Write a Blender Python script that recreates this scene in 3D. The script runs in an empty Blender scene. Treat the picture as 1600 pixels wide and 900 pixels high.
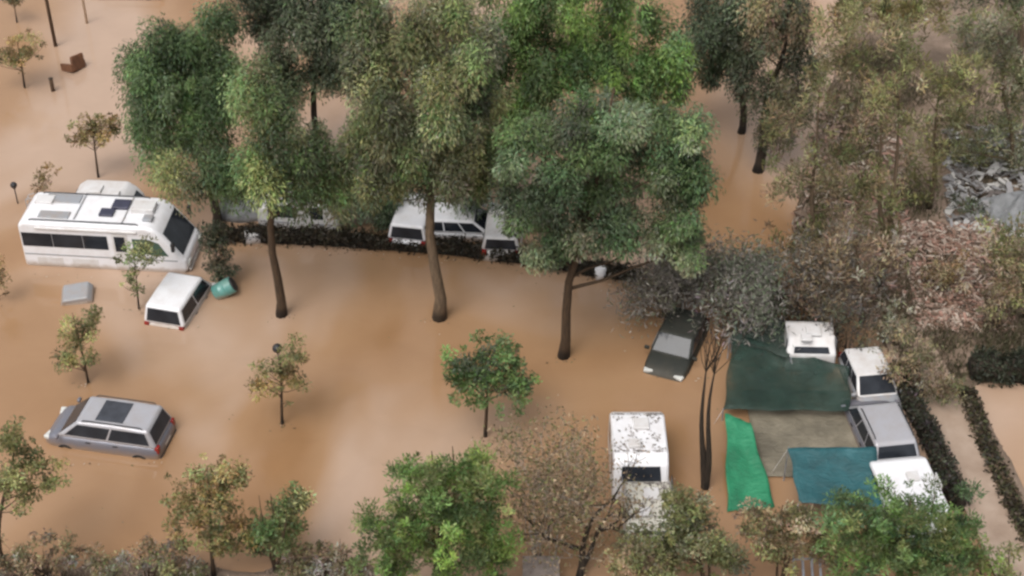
import bpy, math, random
import numpy as np
from mathutils import Vector, Matrix

random.seed(7)
rng = np.random.default_rng(11)
S = bpy.context.scene
COL = S.collection

# ------------------------------------------------------------------ camera
CAM_H, PITCH, F, CX, CY = 40.0, math.radians(38.0), 2462.0, 800.0, 450.0
cam_d = bpy.data.cameras.new('camera')
cam_d.sensor_width = 36.0
cam_d.lens = 36.0 * F / 1600.0
cam_d.clip_start, cam_d.clip_end = 0.5, 6000.0
cam = bpy.data.objects.new('camera', cam_d)
COL.objects.link(cam)
cam.location = (0, 0, CAM_H)
cam.rotation_euler = (math.pi / 2 - PITCH, 0, 0)
S.camera = cam

# ------------------------------------------------------------------ sky, sun, exposure
SUN_EL, SUN_AZ = math.radians(60), math.radians(-148)      # azimuth from +Y, clockwise seen from above
w = bpy.data.worlds.new('World'); S.world = w; w.use_nodes = True
nt = w.node_tree; bg = nt.nodes['Background']
sky = nt.nodes.new('ShaderNodeTexSky'); sky.sky_type = 'NISHITA'
sky.sun_disc = False; sky.sun_elevation = SUN_EL; sky.sun_rotation = SUN_AZ
sky.air_density = 1.0; sky.dust_density = 5.0; sky.ozone_density = 1.0
hs = nt.nodes.new('ShaderNodeHueSaturation'); hs.inputs['Saturation'].default_value = 0.22
nt.links.new(sky.outputs[0], hs.inputs['Color']); nt.links.new(hs.outputs[0], bg.inputs['Color'])
bg.inputs['Strength'].default_value = 0.15
sun_d = bpy.data.lights.new('sun', 'SUN'); sun_d.energy = 0.9; sun_d.angle = math.radians(35)
sun_d.color = (1.0, 0.955, 0.89)
sun = bpy.data.objects.new('sun', sun_d); COL.objects.link(sun)
sv = Vector((math.sin(SUN_AZ) * math.cos(SUN_EL), math.cos(SUN_AZ) * math.cos(SUN_EL), math.sin(SUN_EL)))
sun.rotation_euler = sv.to_track_quat('Z', 'Y').to_euler(); sun.location = (0, 60, 60)
vs = S.view_settings
vs.view_transform = 'Standard'; vs.look = 'None'; vs.gamma = 1.0; vs.use_curve_mapping = False
vs.exposure = 0.40
S.render.engine = 'CYCLES'
S.cycles.filter_width = 2.6

# ------------------------------------------------------------------ helpers
def at(u, v, z=0.0):
    """ground point of the surveyed photo position, at height z"""
    a, b = (u - CX) / F, (CY - v) / F
    d = Vector((a, math.cos(PITCH) + b * math.sin(PITCH), -math.sin(PITCH) + b * math.cos(PITCH)))
    t = (z - CAM_H) / d.z
    return Vector((d.x * t, d.y * t, z))

def at_y(u, v, Y):
    """point on the upright plane at distance Y"""
    a, b = (u - CX) / F, (CY - v) / F
    d = Vector((a, math.cos(PITCH) + b * math.sin(PITCH), -math.sin(PITCH) + b * math.cos(PITCH)))
    t = Y / d.y
    return Vector((d.x * t, Y, CAM_H + d.z * t))

def ppm(Y, z):
    """photo pixels per metre there"""
    return F / (Y * math.cos(PITCH) + (CAM_H - z) * math.sin(PITCH))

def tag(o, label=None, cat=None, group=None, kind=None):
    if label: o['label'] = label
    if cat: o['category'] = cat
    if group: o['group'] = group
    if kind: o['kind'] = kind
    return o

def empty(name, loc, rz=0.0):
    o = bpy.data.objects.new(name, None); COL.objects.link(o)
    o.location = loc; o.rotation_euler = (0, 0, rz); o.empty_display_size = 0.2
    return o

def link_mesh(name, me, mat, parent=None, loc=None):
    o = bpy.data.objects.new(name, me); COL.objects.link(o)
    if mat is not None and not me.materials: me.materials.append(mat)
    if parent is not None: o.parent = parent
    if loc is not None: o.location = loc
    return o

class MB:
    def __init__(self): self.v = []; self.f = []
    def box(self, c, s, rot=None):
        n = len(self.v); hx, hy, hz = s[0] / 2, s[1] / 2, s[2] / 2
        for dx, dy, dz in ((-1,-1,-1),(1,-1,-1),(1,1,-1),(-1,1,-1),(-1,-1,1),(1,-1,1),(1,1,1),(-1,1,1)):
            p = Vector((dx * hx, dy * hy, dz * hz))
            if rot is not None: p = rot @ p
            self.v.append((c[0] + p.x, c[1] + p.y, c[2] + p.z))
        self.f += [tuple(n + i for i in q) for q in ((0,3,2,1),(4,5,6,7),(0,1,5,4),(1,2,6,5),(2,3,7,6),(3,0,4,7))]
        return self
    def tube(self, pts, rad, k=6, cap=True):
        pts = [Vector(p) for p in pts]; n0 = len(self.v); N = len(pts)
        for i, p in enumerate(pts):
            d = (pts[min(i + 1, N - 1)] - pts[max(i - 1, 0)])
            d = d.normalized() if d.length > 1e-6 else Vector((0, 0, 1))
            u = d.cross(Vector((0.13, 1, 0.21))); u = u.normalized() if u.length > 1e-4 else Vector((1, 0, 0))
            q = d.cross(u); r = rad[i] if hasattr(rad, '__len__') else rad
            for j in range(k):
                a = 2 * math.pi * j / k
                c = p + (u * math.cos(a) + q * math.sin(a)) * r
                self.v.append((c.x, c.y, c.z))
        for i in range(N - 1):
            for j in range(k):
                a, b = n0 + i * k + j, n0 + i * k + (j + 1) % k
                self.f.append((a, b, b + k, a + k))
        if cap:
            self.f.append(tuple(n0 + j for j in reversed(range(k))))
            self.f.append(tuple(n0 + (N - 1) * k + j for j in range(k)))
        return self
    def prism(self, prof, y0, y1):
        """side outline (x,z) drawn out across y"""
        n = len(self.v); m = len(prof)
        for y in (y0, y1):
            for x, z in prof: self.v.append((x, y, z))
        self.f.append(tuple(n + i for i in range(m))); self.f.append(tuple(n + m + i for i in reversed(range(m))))
        for i in range(m):
            j = (i + 1) % m
            self.f.append((n + j, n + i, n + m + i, n + m + j))
        return self
    def loft(self, rings):
        n = len(self.v); m = len(rings[0])
        for r in rings: self.v += [tuple(p) for p in r]
        for i in range(len(rings) - 1):
            for j in range(m):
                a, b = n + i * m + j, n + i * m + (j + 1) % m
                self.f.append((a, b, b + m, a + m))
        self.f.append(tuple(n + j for j in reversed(range(m))))
        e = n + (len(rings) - 1) * m
        self.f.append(tuple(e + j for j in range(m)))
        return self
    def quad(self, pts):
        n = len(self.v); self.v += [tuple(p) for p in pts]; self.f.append(tuple(range(n, n + len(pts)))); return self
    def mesh(self, name, smooth=False):
        me = bpy.data.meshes.new(name); me.from_pydata(self.v, [], self.f); me.validate(); me.update()
        if smooth: me.polygons.foreach_set('use_smooth', [True] * len(me.polygons))
        return me
    def build(self, name, mat, parent=None, bevel=0.0, seg=2, smooth=False, sub=0, solid=0.0):
        import bmesh
        me = self.mesh(name, smooth or bevel > 0)
        bm = bmesh.new(); bm.from_mesh(me); bmesh.ops.recalc_face_normals(bm, faces=bm.faces); bm.to_mesh(me); bm.free()
        o = link_mesh(name, me, mat, parent)
        if solid:
            m = o.modifiers.new('thick', 'SOLIDIFY'); m.thickness = solid; m.offset = 0
        if bevel:
            m = o.modifiers.new('edge', 'BEVEL'); m.width = bevel; m.segments = seg; m.limit_method = 'ANGLE'
            m.angle_limit = math.radians(25); m.harden_normals = False
            wn = o.modifiers.new('wn', 'WEIGHTED_NORMAL')
        if sub:
            m = o.modifiers.new('sub', 'SUBSURF'); m.levels = sub; m.render_levels = sub
        return o

# ------------------------------------------------------------------ materials
def mat_new(name):
    m = bpy.data.materials.new(name); m.use_nodes = True
    return m, m.node_tree.nodes, m.node_tree.links, m.node_tree.nodes['Principled BSDF']

def ramp(nodes, stops):
    r = nodes.new('ShaderNodeValToRGB'); e = r.color_ramp.elements
    while len(e) < len(stops): e.new(0.5)
    for i, (p, c) in enumerate(stops):
        e[i].position = p; e[i].color = (*c, 1) if len(c) == 3 else c
    return r

def noise(nodes, links, scale, detail=4, rough=0.55, coord='Object', dist=0.0, squash=None):
    tc = nodes.new('ShaderNodeTexCoord'); mp = nodes.new('ShaderNodeMapping')
    if squash: mp.inputs['Scale'].default_value = squash
    n = nodes.new('ShaderNodeTexNoise'); n.inputs['Scale'].default_value = scale
    n.inputs['Detail'].default_value = detail; n.inputs['Roughness'].default_value = rough; n.inputs['Distortion'].default_value = dist
    links.new(tc.outputs[coord], mp.inputs['Vector']); links.new(mp.outputs[0], n.inputs['Vector'])
    return n

def paint(name, col, rough=0.35, dirt=(0.30, 0.21, 0.14), amount=0.35, scale=2.2, coat=0.3, metallic=0.0):
    """vehicle and plastic paint with dried mud film and blotches"""
    m, N, L, b = mat_new(name)
    n = noise(N, L, scale, 6, 0.65); r = ramp(N, [(0.42, (0, 0, 0)), (0.75, (1, 1, 1))])
    L.new(n.outputs['Fac'], r.inputs['Fac'])
    mul = N.new('ShaderNodeMath'); mul.operation = 'MULTIPLY'; mul.inputs[1].default_value = amount
    L.new(r.outputs[0], mul.inputs[0])
    mx = N.new('ShaderNodeMix'); mx.data_type = 'RGBA'
    mx.inputs[6].default_value = (*col, 1); mx.inputs[7].default_value = (*dirt, 1)
    gp = N.new('ShaderNodeNewGeometry'); sx = N.new('ShaderNodeSeparateXYZ'); L.new(gp.outputs['Position'], sx.inputs[0])
    n9 = noise(N, L, 3.0, 4, 0.6); ad = N.new('ShaderNodeMath'); ad.operation = 'MULTIPLY_ADD'; ad.inputs[1].default_value = -0.35
    L.new(n9.outputs['Fac'], ad.inputs[0]); L.new(sx.outputs[2], ad.inputs[2])
    fm = N.new('ShaderNodeMapRange'); fm.inputs[1].default_value = 0.12; fm.inputs[2].default_value = -0.10; fm.inputs[3].default_value = 0; fm.inputs[4].default_value = 0.75
    L.new(ad.outputs[0], fm.inputs[0])
    mxx = N.new('ShaderNodeMath'); mxx.operation = 'MAXIMUM'; L.new(mul.outputs[0], mxx.inputs[0]); L.new(fm.outputs[0], mxx.inputs[1])
    L.new(mxx.outputs[0], mx.inputs[0]); L.new(mx.outputs[2], b.inputs['Base Color'])
    rr = N.new('ShaderNodeMapRange'); rr.inputs[3].default_value = rough; rr.inputs[4].default_value = min(1, rough + 0.4)
    L.new(mul.outputs[0], rr.inputs[0]); L.new(rr.outputs[0], b.inputs['Roughness'])
    b.inputs['Coat Weight'].default_value = coat; b.inputs['Coat Roughness'].default_value = 0.12
    b.inputs['Metallic'].default_value = metallic
    return m

def plain(name, col, rough=0.6, var=0.25, scale=3.0, bump=0.0, metallic=0.0):
    m, N, L, b = mat_new(name)
    n = noise(N, L, scale, 6, 0.6)
    r = ramp(N, [(0.3, tuple(c * (1 - var) for c in col)), (0.7, tuple(min(1, c * (1 + var)) for c in col))])
    L.new(n.outputs['Fac'], r.inputs['Fac']); L.new(r.outputs[0], b.inputs['Base Color'])
    b.inputs['Roughness'].default_value = rough; b.inputs['Metallic'].default_value = metallic
    if bump:
        bp = N.new('ShaderNodeBump'); bp.inputs['Strength'].default_value = bump; bp.inputs['Distance'].default_value = 0.05
        n2 = noise(N, L, scale * 6, 5, 0.6); L.new(n2.outputs['Fac'], bp.inputs['Height']); L.new(bp.outputs[0], b.inputs['Normal'])
    return m

def bark(name, col):
    m, N, L, b = mat_new(name)
    n = noise(N, L, 5.0, 6, 0.65, squash=(3, 3, 0.5))
    r = ramp(N, [(0.3, tuple(c * 0.5 for c in col)), (0.7, tuple(c * 1.5 for c in col))])
    L.new(n.outputs['Fac'], r.inputs['Fac']); b.inputs['Roughness'].default_value = 0.9
    gp = N.new('ShaderNodeNewGeometry'); sx = N.new('ShaderNodeSeparateXYZ'); L.new(gp.outputs['Position'], sx.inputs[0])
    ad = N.new('ShaderNodeMath'); ad.operation = 'MULTIPLY_ADD'; ad.inputs[1].default_value = -0.5; L.new(n.outputs['Fac'], ad.inputs[0]); L.new(sx.outputs[2], ad.inputs[2])
    fm = N.new('ShaderNodeMapRange'); fm.inputs[1].default_value = 0.0; fm.inputs[2].default_value = 0.25; fm.inputs[3].default_value = 0.35; fm.inputs[4].default_value = 1.0; L.new(ad.outputs[0], fm.inputs[0])
    wm = N.new('ShaderNodeMix'); wm.data_type = 'RGBA'; wm.blend_type = 'MULTIPLY'; wm.inputs[0].default_value = 1
    L.new(r.outputs[0], wm.inputs[6]); L.new(fm.outputs[0], wm.inputs[7]); L.new(wm.outputs[2], b.inputs['Base Color'])
    bp = N.new('ShaderNodeBump'); bp.inputs['Strength'].default_value = 0.8; bp.inputs['Distance'].default_value = 0.04
    L.new(n.outputs['Fac'], bp.inputs['Height']); L.new(bp.outputs[0], b.inputs['Normal'])
    return m

def leaf_mat(name, trans=0.42):
    m, N, L, b = mat_new(name)
    a = N.new('ShaderNodeAttribute'); a.attribute_name = 'leaf_colour'
    L.new(a.outputs['Color'], b.inputs['Base Color']); b.inputs['Roughness'].default_value = 0.55
    t = N.new('ShaderNodeBsdfTranslucent'); L.new(a.outputs['Color'], t.inputs['Color'])
    mx = N.new('ShaderNodeMixShader'); mx.inputs[0].default_value = trans
    L.new(b.outputs[0], mx.inputs[1]); L.new(t.outputs[0], mx.inputs[2])
    L.new(mx.outputs[0], N['Material Output'].inputs['Surface'])
    return m

def glass_mat(name, col=(0.012, 0.014, 0.018), rough=0.06):
    m, N, L, b = mat_new(name)
    n = noise(N, L, 1.2, 3); r = ramp(N, [(0.3, col), (0.75, tuple(c * 2.2 + 0.004 for c in col))])
    L.new(n.outputs['Fac'], r.inputs['Fac']); L.new(r.outputs[0], b.inputs['Base Color'])
    b.inputs['Roughness'].default_value = rough; b.inputs['IOR'].default_value = 1.36
    return m

def water_mat():
    m, N, L, b = mat_new('muddy_water')
    n = noise(N, L, 0.085, 3, 0.5, dist=0.6, squash=(1, 0.6, 1))
    r = ramp(N, [(0.37, (0.262, 0.146, 0.072)), (0.49, (0.318, 0.192, 0.108)), (0.60, (0.400, 0.282, 0.206))])
    L.new(n.outputs['Fac'], r.inputs['Fac'])
    n2 = noise(N, L, 0.6, 5, 0.6, dist=0.8)
    r2 = ramp(N, [(0.3, (0.96, 0.96, 0.96)), (0.7, (1.03, 1.03, 1.03))]); L.new(n2.outputs['Fac'], r2.inputs['Fac'])
    mx = N.new('ShaderNodeMix'); mx.data_type = 'RGBA'; mx.blend_type = 'MULTIPLY'; mx.inputs[0].default_value = 1
    L.new(r.outputs[0], mx.inputs[6]); L.new(r2.outputs[0], mx.inputs[7]); L.new(mx.outputs[2], b.inputs['Base Color'])
    b.inputs['Roughness'].default_value = 0.07; b.inputs['IOR'].default_value = 1.42
    n3 = noise(N, L, 1.6, 4, 0.55, squash=(0.7, 1.3, 1))
    bp = N.new('ShaderNodeBump'); bp.inputs['Strength'].default_value = 0.10; bp.inputs['Distance'].default_value = 0.05
    L.new(n3.outputs['Fac'], bp.inputs['Height']); L.new(bp.outputs[0], b.inputs['Normal'])
    return m

def soil_mat():
    m, N, L, b = mat_new('muddy_soil')
    n = noise(N, L, 0.55, 7, 0.65)
    r = ramp(N, [(0.30, (0.120, 0.085, 0.058)), (0.47, (0.195, 0.138, 0.098)), (0.60, (0.27, 0.195, 0.145)), (0.75, (0.34, 0.26, 0.2))])
    L.new(n.outputs['Fac'], r.inputs['Fac']); L.new(r.outputs[0], b.inputs['Base Color']); b.inputs['Roughness'].default_value = 0.85
    n2 = noise(N, L, 7, 6, 0.7); bp = N.new('ShaderNodeBump'); bp.inputs['Strength'].default_value = 0.9; bp.inputs['Distance'].default_value = 0.08
    L.new(n2.outputs['Fac'], bp.inputs['Height']); L.new(bp.outputs[0], b.inputs['Normal'])
    return m

def path_mat():
    m, N, L, b = mat_new('wet_dirt_track')
    n = noise(N, L, 0.9, 6, 0.6)
    r = ramp(N, [(0.3, (0.25, 0.175, 0.125)), (0.55, (0.33, 0.245, 0.185)), (0.75, (0.39, 0.30, 0.235))])
    L.new(n.outputs['Fac'], r.inputs['Fac']); L.new(r.outputs[0], b.inputs['Base Color'])
    b.inputs['Roughness'].default_value = 0.5
    n2 = noise(N, L, 9, 5, 0.7); bp = N.new('ShaderNodeBump'); bp.inputs['Strength'].default_value = 0.5; bp.inputs['Distance'].default_value = 0.03
    L.new(n2.outputs['Fac'], bp.inputs['Height']); L.new(bp.outputs[0], b.inputs['Normal'])
    return m

def net_mat(name, col, trans=0.15, holes=0.0):
    m, N, L, b = mat_new(name)
    n = noise(N, L, 0.9, 7, 0.65, dist=0.4); r = ramp(N, [(0.3, tuple(c * 0.55 for c in col)), (0.55, col), (0.72, tuple(c * 1.25 + .02 for c in col))])
    L.new(n.outputs['Fac'], r.inputs['Fac']); L.new(r.outputs[0], b.inputs['Base Color']); b.inputs['Roughness'].default_value = 0.6
    n2 = noise(N, L, 2.6, 4, 0.55, dist=1.2, squash=(1, 1.8, 1)); bp = N.new('ShaderNodeBump'); bp.inputs['Strength'].default_value = 0.7; bp.inputs['Distance'].default_value = 0.10
    L.new(n2.outputs['Fac'], bp.inputs['Height']); L.new(bp.outputs[0], b.inputs['Normal'])
    if trans:
        t = N.new('ShaderNodeBsdfTranslucent'); L.new(r.outputs[0], t.inputs['Color'])
        mx = N.new('ShaderNodeMixShader'); mx.inputs[0].default_value = trans
        L.new(b.outputs[0], mx.inputs[1]); L.new(t.outputs[0], mx.inputs[2]); L.new(mx.outputs[0], N['Material Output'].inputs['Surface'])
        if holes:
            tr = N.new('ShaderNodeBsdfTransparent'); m2 = N.new('ShaderNodeMixShader')
            nh = noise(N, L, 1.1, 5, 0.6); rh = ramp(N, [(0.35, (holes * .4,) * 3), (0.7, (min(1, holes * 1.5),) * 3)]); L.new(nh.outputs['Fac'], rh.inputs['Fac'])
            L.new(rh.outputs[0], m2.inputs[0]); L.new(mx.outputs[0], m2.inputs[1]); L.new(tr.outputs[0], m2.inputs[2]); L.new(m2.outputs[0], N['Material Output'].inputs['Surface'])
    return m

M = dict(
    water=water_mat(), soil=soil_mat(), path=path_mat(), leaf=leaf_mat('leaf'), dry=leaf_mat('dry_leaf', 0.15),
    bark=bark('brown_bark', (0.055, 0.032, 0.016)), bark_pale=bark('pale_bark', (0.12, 0.082, 0.05)), bark_grey=bark('grey_bark', (0.30, 0.272, 0.245)),
    bark_dark=bark('dark_bark', (0.028, 0.019, 0.012)),
    white=paint('white_paint', (0.72, 0.715, 0.735), amount=0.22), offwhite=paint('offwhite_paint', (0.60, 0.585, 0.58), amount=0.35),
    silver=paint('silver_paint', (0.40, 0.395, 0.42), rough=0.32, amount=0.25, metallic=0.25),
    cream=paint('cream_paint', (0.60, 0.575, 0.50), amount=0.5, scale=1.8, dirt=(0.2, 0.17, 0.13)),
    silver_dark=paint('dark_silver_paint', (0.17, 0.173, 0.205), rough=0.35, amount=0.25, metallic=0.3),  # car bodies, darker than the silver on the same cars' roofs
    grey=paint('grey_paint', (0.27, 0.28, 0.30), amount=0.6), dirtywhite=paint('dirty_white_paint', (0.62, 0.61, 0.62), amount=0.75, scale=1.6, dirt=(0.16, 0.13, 0.11)),
    darkcar=paint('dark_green_paint', (0.016, 0.018, 0.014), rough=0.65, amount=0.4, dirt=(0.06, 0.05, 0.036), coat=0.0),
    blackcar=paint('dark_purple_paint', (0.022, 0.018, 0.026), amount=0.2),
    glass=glass_mat('tinted_glass'), glass_reflection=glass_mat('painted_green_reflection_glass', (0.035, 0.062, 0.045)),  # cab windows: green reflection painted into the glass colour
    black=plain('black_trim', (0.018, 0.018, 0.02), 0.55), rubber=plain('rubber', (0.015, 0.015, 0.015), 0.85),
    panel=plain('solar_panel', (0.035, 0.035, 0.06), 0.25), sunroof=plain('sunroof_glass', (0.045, 0.048, 0.058), 0.18),
    chrome=plain('dull_metal', (0.45, 0.45, 0.46), 0.4, metallic=0.7), lamp=plain('lamp_glass', (0.55, 0.55, 0.52), 0.15),
    red=plain('red_lens', (0.22, 0.012, 0.008), 0.25), amber=plain('amber_lens', (0.5, 0.2, 0.03), 0.3),
    net=net_mat('dark_green_net', (0.024, 0.056, 0.042), 0.12, 0.42), netpale=net_mat('grey_green_net', (0.060, 0.085, 0.070), 0.2, 0.35),
    greentarp=net_mat('bright_green_tarp', (0.020, 0.225, 0.105), 0.15), tealtarp=net_mat('teal_tarp', (0.018, 0.098, 0.112), 0.1),
    khaki=net_mat('khaki_mat', (0.185, 0.160, 0.115), 0.0), greytarp=net_mat('grey_tarp', (0.22, 0.225, 0.23), 0.05),
    teal=paint('teal_plastic', (0.10, 0.27, 0.24), amount=0.3), brownwood=plain('brown_wood', (0.13, 0.055, 0.025), 0.7, 0.4),
    palewood=plain('pale_wood', (0.42, 0.30, 0.20), 0.7, 0.3), postwood=plain('post_wood', (0.085, 0.05, 0.028), 0.8, 0.3),
    concrete=plain('concrete', (0.26, 0.215, 0.19), 0.9, 0.2, 4, 0.4), wetroad=plain('grey_gravel', (0.19, 0.185, 0.18), 0.7, 0.45, 0.9, 0.6),
    metal=plain('weathered_metal', (0.30, 0.31, 0.34), 0.45, 0.3, metallic=0.4),
)

# ------------------------------------------------------------------ terrain, water, track
bank = [at(*p) for p in ((1600, 960), (1490, 760), (1400, 570), (1345, 500), (1228, 405), (1222, 300), (1290, 100), (1340, -60), (1400, -300))]
bank = [p + Vector((-.45, 0, 0)) if p.y < 56 else p for p in bank]
bank.sort(key=lambda p: p.y)
BY = np.array([p.y for p in bank]); BX = np.array([p.x for p in bank])
T0, T1 = at(1425, 625), at(1525, 835)
tdir = (T1 - T0).normalized(); tnor = Vector((-tdir.y, tdir.x, 0))
if tnor.x < 0: tnor = -tnor
FRONT_Y = at(300, 846).y

def sstep(x): x = np.clip(x, 0, 1); return x * x * (3 - 2 * x)
def wob(x, y): return 0.5 * np.sin(x * 0.9 + 1.3 * np.sin(y * 0.7)) + 0.3 * np.sin(x * 2.1 + y * 1.7) + 0.2 * np.sin(y * 3.3 - x * 1.1)

def terrain_z(x, y):
    x = np.asarray(x, float); y = np.asarray(y, float)
    z = np.full(np.broadcast(x, y).shape, -0.55)
    d = x - np.interp(y, BY, BX)
    s = sstep((d + 0.2 * wob(x, y)) / 0.9)
    z = z + s * 0.70
    # flooded lane beyond the second hedge
    dd = (x - T0.x) * tnor.x + (y - T0.y) * tnor.y
    low = sstep((dd - 2.3) / 0.7) * sstep((at(1500, 585).y - y) / 1.5)
    z = z - low * 0.75
    # near bank at the foot of the picture, left part
    f = sstep((FRONT_Y + 0.5 * wob(x, y) - y) / 1.6) * sstep((-3.2 - x) / 2.0)
    z = z + f * 0.75
    # scour hole beside the coach where the small white van sits deep
    h = at(280, 455)
    z = z - 0.45 * np.exp(-(((x - h.x) / 2.2) ** 2 + ((y - h.y) / 3.0) ** 2))
    z = z + 0.05 * wob(x * 1.7, y * 1.7)
    return z

def tz(x, y): return float(terrain_z(x, y))

nx, ny = 220, 200
xs = np.linspace(-34, 40, nx); ys = np.linspace(24, 92, ny)
gx, gy = np.meshgrid(xs, ys); gz = terrain_z(gx, gy)
# beyond the surveyed patch the ground runs on to the horizon
ox = np.concatenate(([-2500, -400, -90], xs, [90, 400, 2500])); oy = np.concatenate(([-2500, -300, -20], ys, [140, 500, 2500]))
gx, gy = np.meshgrid(ox, oy); gz = terrain_z(np.clip(gx, -34, 40), np.clip(gy, 24, 92))
nx, ny = len(ox), len(oy)
V = np.stack([gx.ravel(), gy.ravel(), gz.ravel()], 1)
ii, jj = np.meshgrid(np.arange(nx - 1), np.arange(ny - 1)); a = (jj * nx + ii).ravel()
me = bpy.data.meshes.new('ground'); me.from_pydata(V.tolist(), [], np.stack([a, a + 1, a + nx + 1, a + nx], 1).tolist())
me.polygons.foreach_set('use_smooth', [True] * len(me.polygons))
tag(link_mesh('ground', me, M['soil']), kind='structure')
MB().quad([(-2500, -2500, 0), (2500, -2500, 0), (2500, 2500, 0), (-2500, 2500, 0)])
me = bpy.data.meshes.new('flood_water'); me.from_pydata([(-2500, -2500, 0), (2500, -2500, 0), (2500, 2500, 0), (-2500, 2500, 0)], [], [(0, 1, 2, 3)])
tag(link_mesh('flood_water', me, M['water']), kind='structure')

def draped(name, pts_fn, nu, nv, mat, lift=0.03):
    v = []; f = []
    for j in range(nv + 1):
        for i in range(nu + 1):
            p = pts_fn(i / nu, j / nv); v.append((p.x, p.y, max(tz(p.x, p.y), p.z) + lift))
    for j in range(nv):
        for i in range(nu):
            k = j * (nu + 1) + i; f.append((k, k + 1, k + nu + 2, k + nu + 1))
    me = bpy.data.meshes.new(name); me.from_pydata(v, [], f); me.polygons.foreach_set('use_smooth', [True] * len(f))
    return tag(link_mesh(name, me, mat), kind='structure')

def track(u, v):
    p = T0 + tdir * (-4.0 + v * 22.0) + tnor * (-0.1 + u * 1.9 + 0.03 * math.sin(v * 31 + u * 3))
    p.z = 0.17; return p
draped('dirt_path', track, 12, 90, M['path'], 0.05)

# ------------------------------------------------------------------ foliage
def leaf_mesh(name, P, D, Nn, Ln, Wd, C):
    """diamond leaves: P centre, D long axis, Nn normal, Ln length, Wd width, C colour"""
    n = len(P)
    D = D / np.maximum(np.linalg.norm(D, axis=1, keepdims=True), 1e-6)
    Sd = np.cross(D, Nn); Sd /= np.maximum(np.linalg.norm(Sd, axis=1, keepdims=True), 1e-6)
    v = np.empty((n, 4, 3), np.float32)
    v[:, 0] = P - D * Ln[:, None] * 0.5
    v[:, 1] = P + Sd * Wd[:, None] * 0.5 + D * Ln[:, None] * 0.05
    v[:, 2] = P + D * Ln[:, None] * 0.5
    v[:, 3] = P - Sd * Wd[:, None] * 0.5 + D * Ln[:, None] * 0.05
    me = bpy.data.meshes.new(name)
    me.vertices.add(n * 4); me.vertices.foreach_set('co', v.ravel())
    me.loops.add(n * 4); me.loops.foreach_set('vertex_index', np.arange(n * 4, dtype=np.int32))
    me.polygons.add(n); me.polygons.foreach_set('loop_start', np.arange(0, n * 4, 4, dtype=np.int32))
    me.polygons.foreach_set('loop_total', np.full(n, 4, np.int32))
    at_ = me.attributes.new('leaf_colour', 'FLOAT_COLOR', 'POINT')
    c = np.ones((n, 4, 4), np.float32); c[:, :, :3] = C[:, None, :]
    at_.data.foreach_set('color', c.ravel())
    me.update(); me.validate()
    return me

def unit(n): 
    d = rng.normal(size=(n, 3)); return d / np.linalg.norm(d, axis=1, keepdims=True)

def puff(ells, cols, dens=1.0, clump=0.5, leaf=(0.24, 0.10), per=150, droop=0.4, hollow=2.4, spread=1.0, hang=0.0, bough=0.0):
    """leaf arrays for a set of ellipsoids [(centre, (rx,ry,rz))]; cols = list of leaf colours; returns arrays and clump centres"""
    PP, DD, NN, LL, WW, CC, cents = [], [], [], [], [], [], []
    cols = np.array(cols, float) * GAIN
    for c, r in ells:
        r = np.array(r, float); c = np.array(c, float)
        n = max(3, int(dens * 4.2 * (r[0] * r[1] * r[2]) ** (2 / 3) / clump ** 2))
        d = unit(n); rad = rng.random(n) ** (1 / hollow)
        lump = 1 + 0.16 * np.sin(d[:, 0] * 5 + c[0]) + 0.14 * np.sin(d[:, 2] * 7 + c[1]) + 0.1 * rng.normal(size=n)
        ce = c + d * r * (rad * lump)[:, None]
        bf = np.zeros(n); bi = np.zeros(n, int)
        if bough:
            nb = max(4, n // 5); db = unit(nb); bc = c + db * r * (0.55 + 0.5 * rng.random((nb, 1))); bc[:, 2] += 0.05 * r[2]
            q2 = ((ce[:, None, :] - bc[None]) ** 2).sum(2); bi = q2.argmin(1)
            ce = ce + (bc[bi] - ce) * bough; bv = np.clip(rng.normal(size=nb) * 0.36, -.7, .7); bf = bv[bi]
        for k in range(n):
            cr = clump * (0.45 + 1.15 * rng.random() ** 1.5) * spread
            m = max(8, int(per * (cr / 0.5) ** 1.6))
            e = unit(m); q = e * (rng.random(m) ** 0.45)[:, None] * np.array([cr, cr, cr * (0.7 + hang)])
            if hang: q[:, 2] -= hang * cr * 0.6
            PP.append(ce[k] + q)
            dd = e * 0.9 + unit(m) * 0.8; dd[:, 2] -= droop; DD.append(dd)
            nn = e * 0.55 + unit(m) * 0.6; nn[:, 2] += 0.55; NN.append(nn)
            LL.append(leaf[0] * (0.6 + 0.8 * rng.random(m))); WW.append(leaf[1] * (0.6 + 0.8 * rng.random(m)))
            t = rng.random(); i = int(rng.integers(len(cols))); j = int(rng.integers(len(cols)))
            base = (cols[i] * t + cols[j] * (1 - t)) * np.exp(np.clip(rng.normal() * (0.25 if bough else 0.42), -.9, .9) + bf[k])
            CC.append(np.clip(base[None, :] * np.exp(rng.normal(size=(m, 1)) * 0.22) * (1 + 0.08 * rng.normal(size=(m, 3))), 0.004, 0.6))
        cents.append(ce)
    cat = np.concatenate
    return [cat(PP), cat(DD), cat(NN), cat(LL), cat(WW), cat(CC)], cat(cents)

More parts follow.
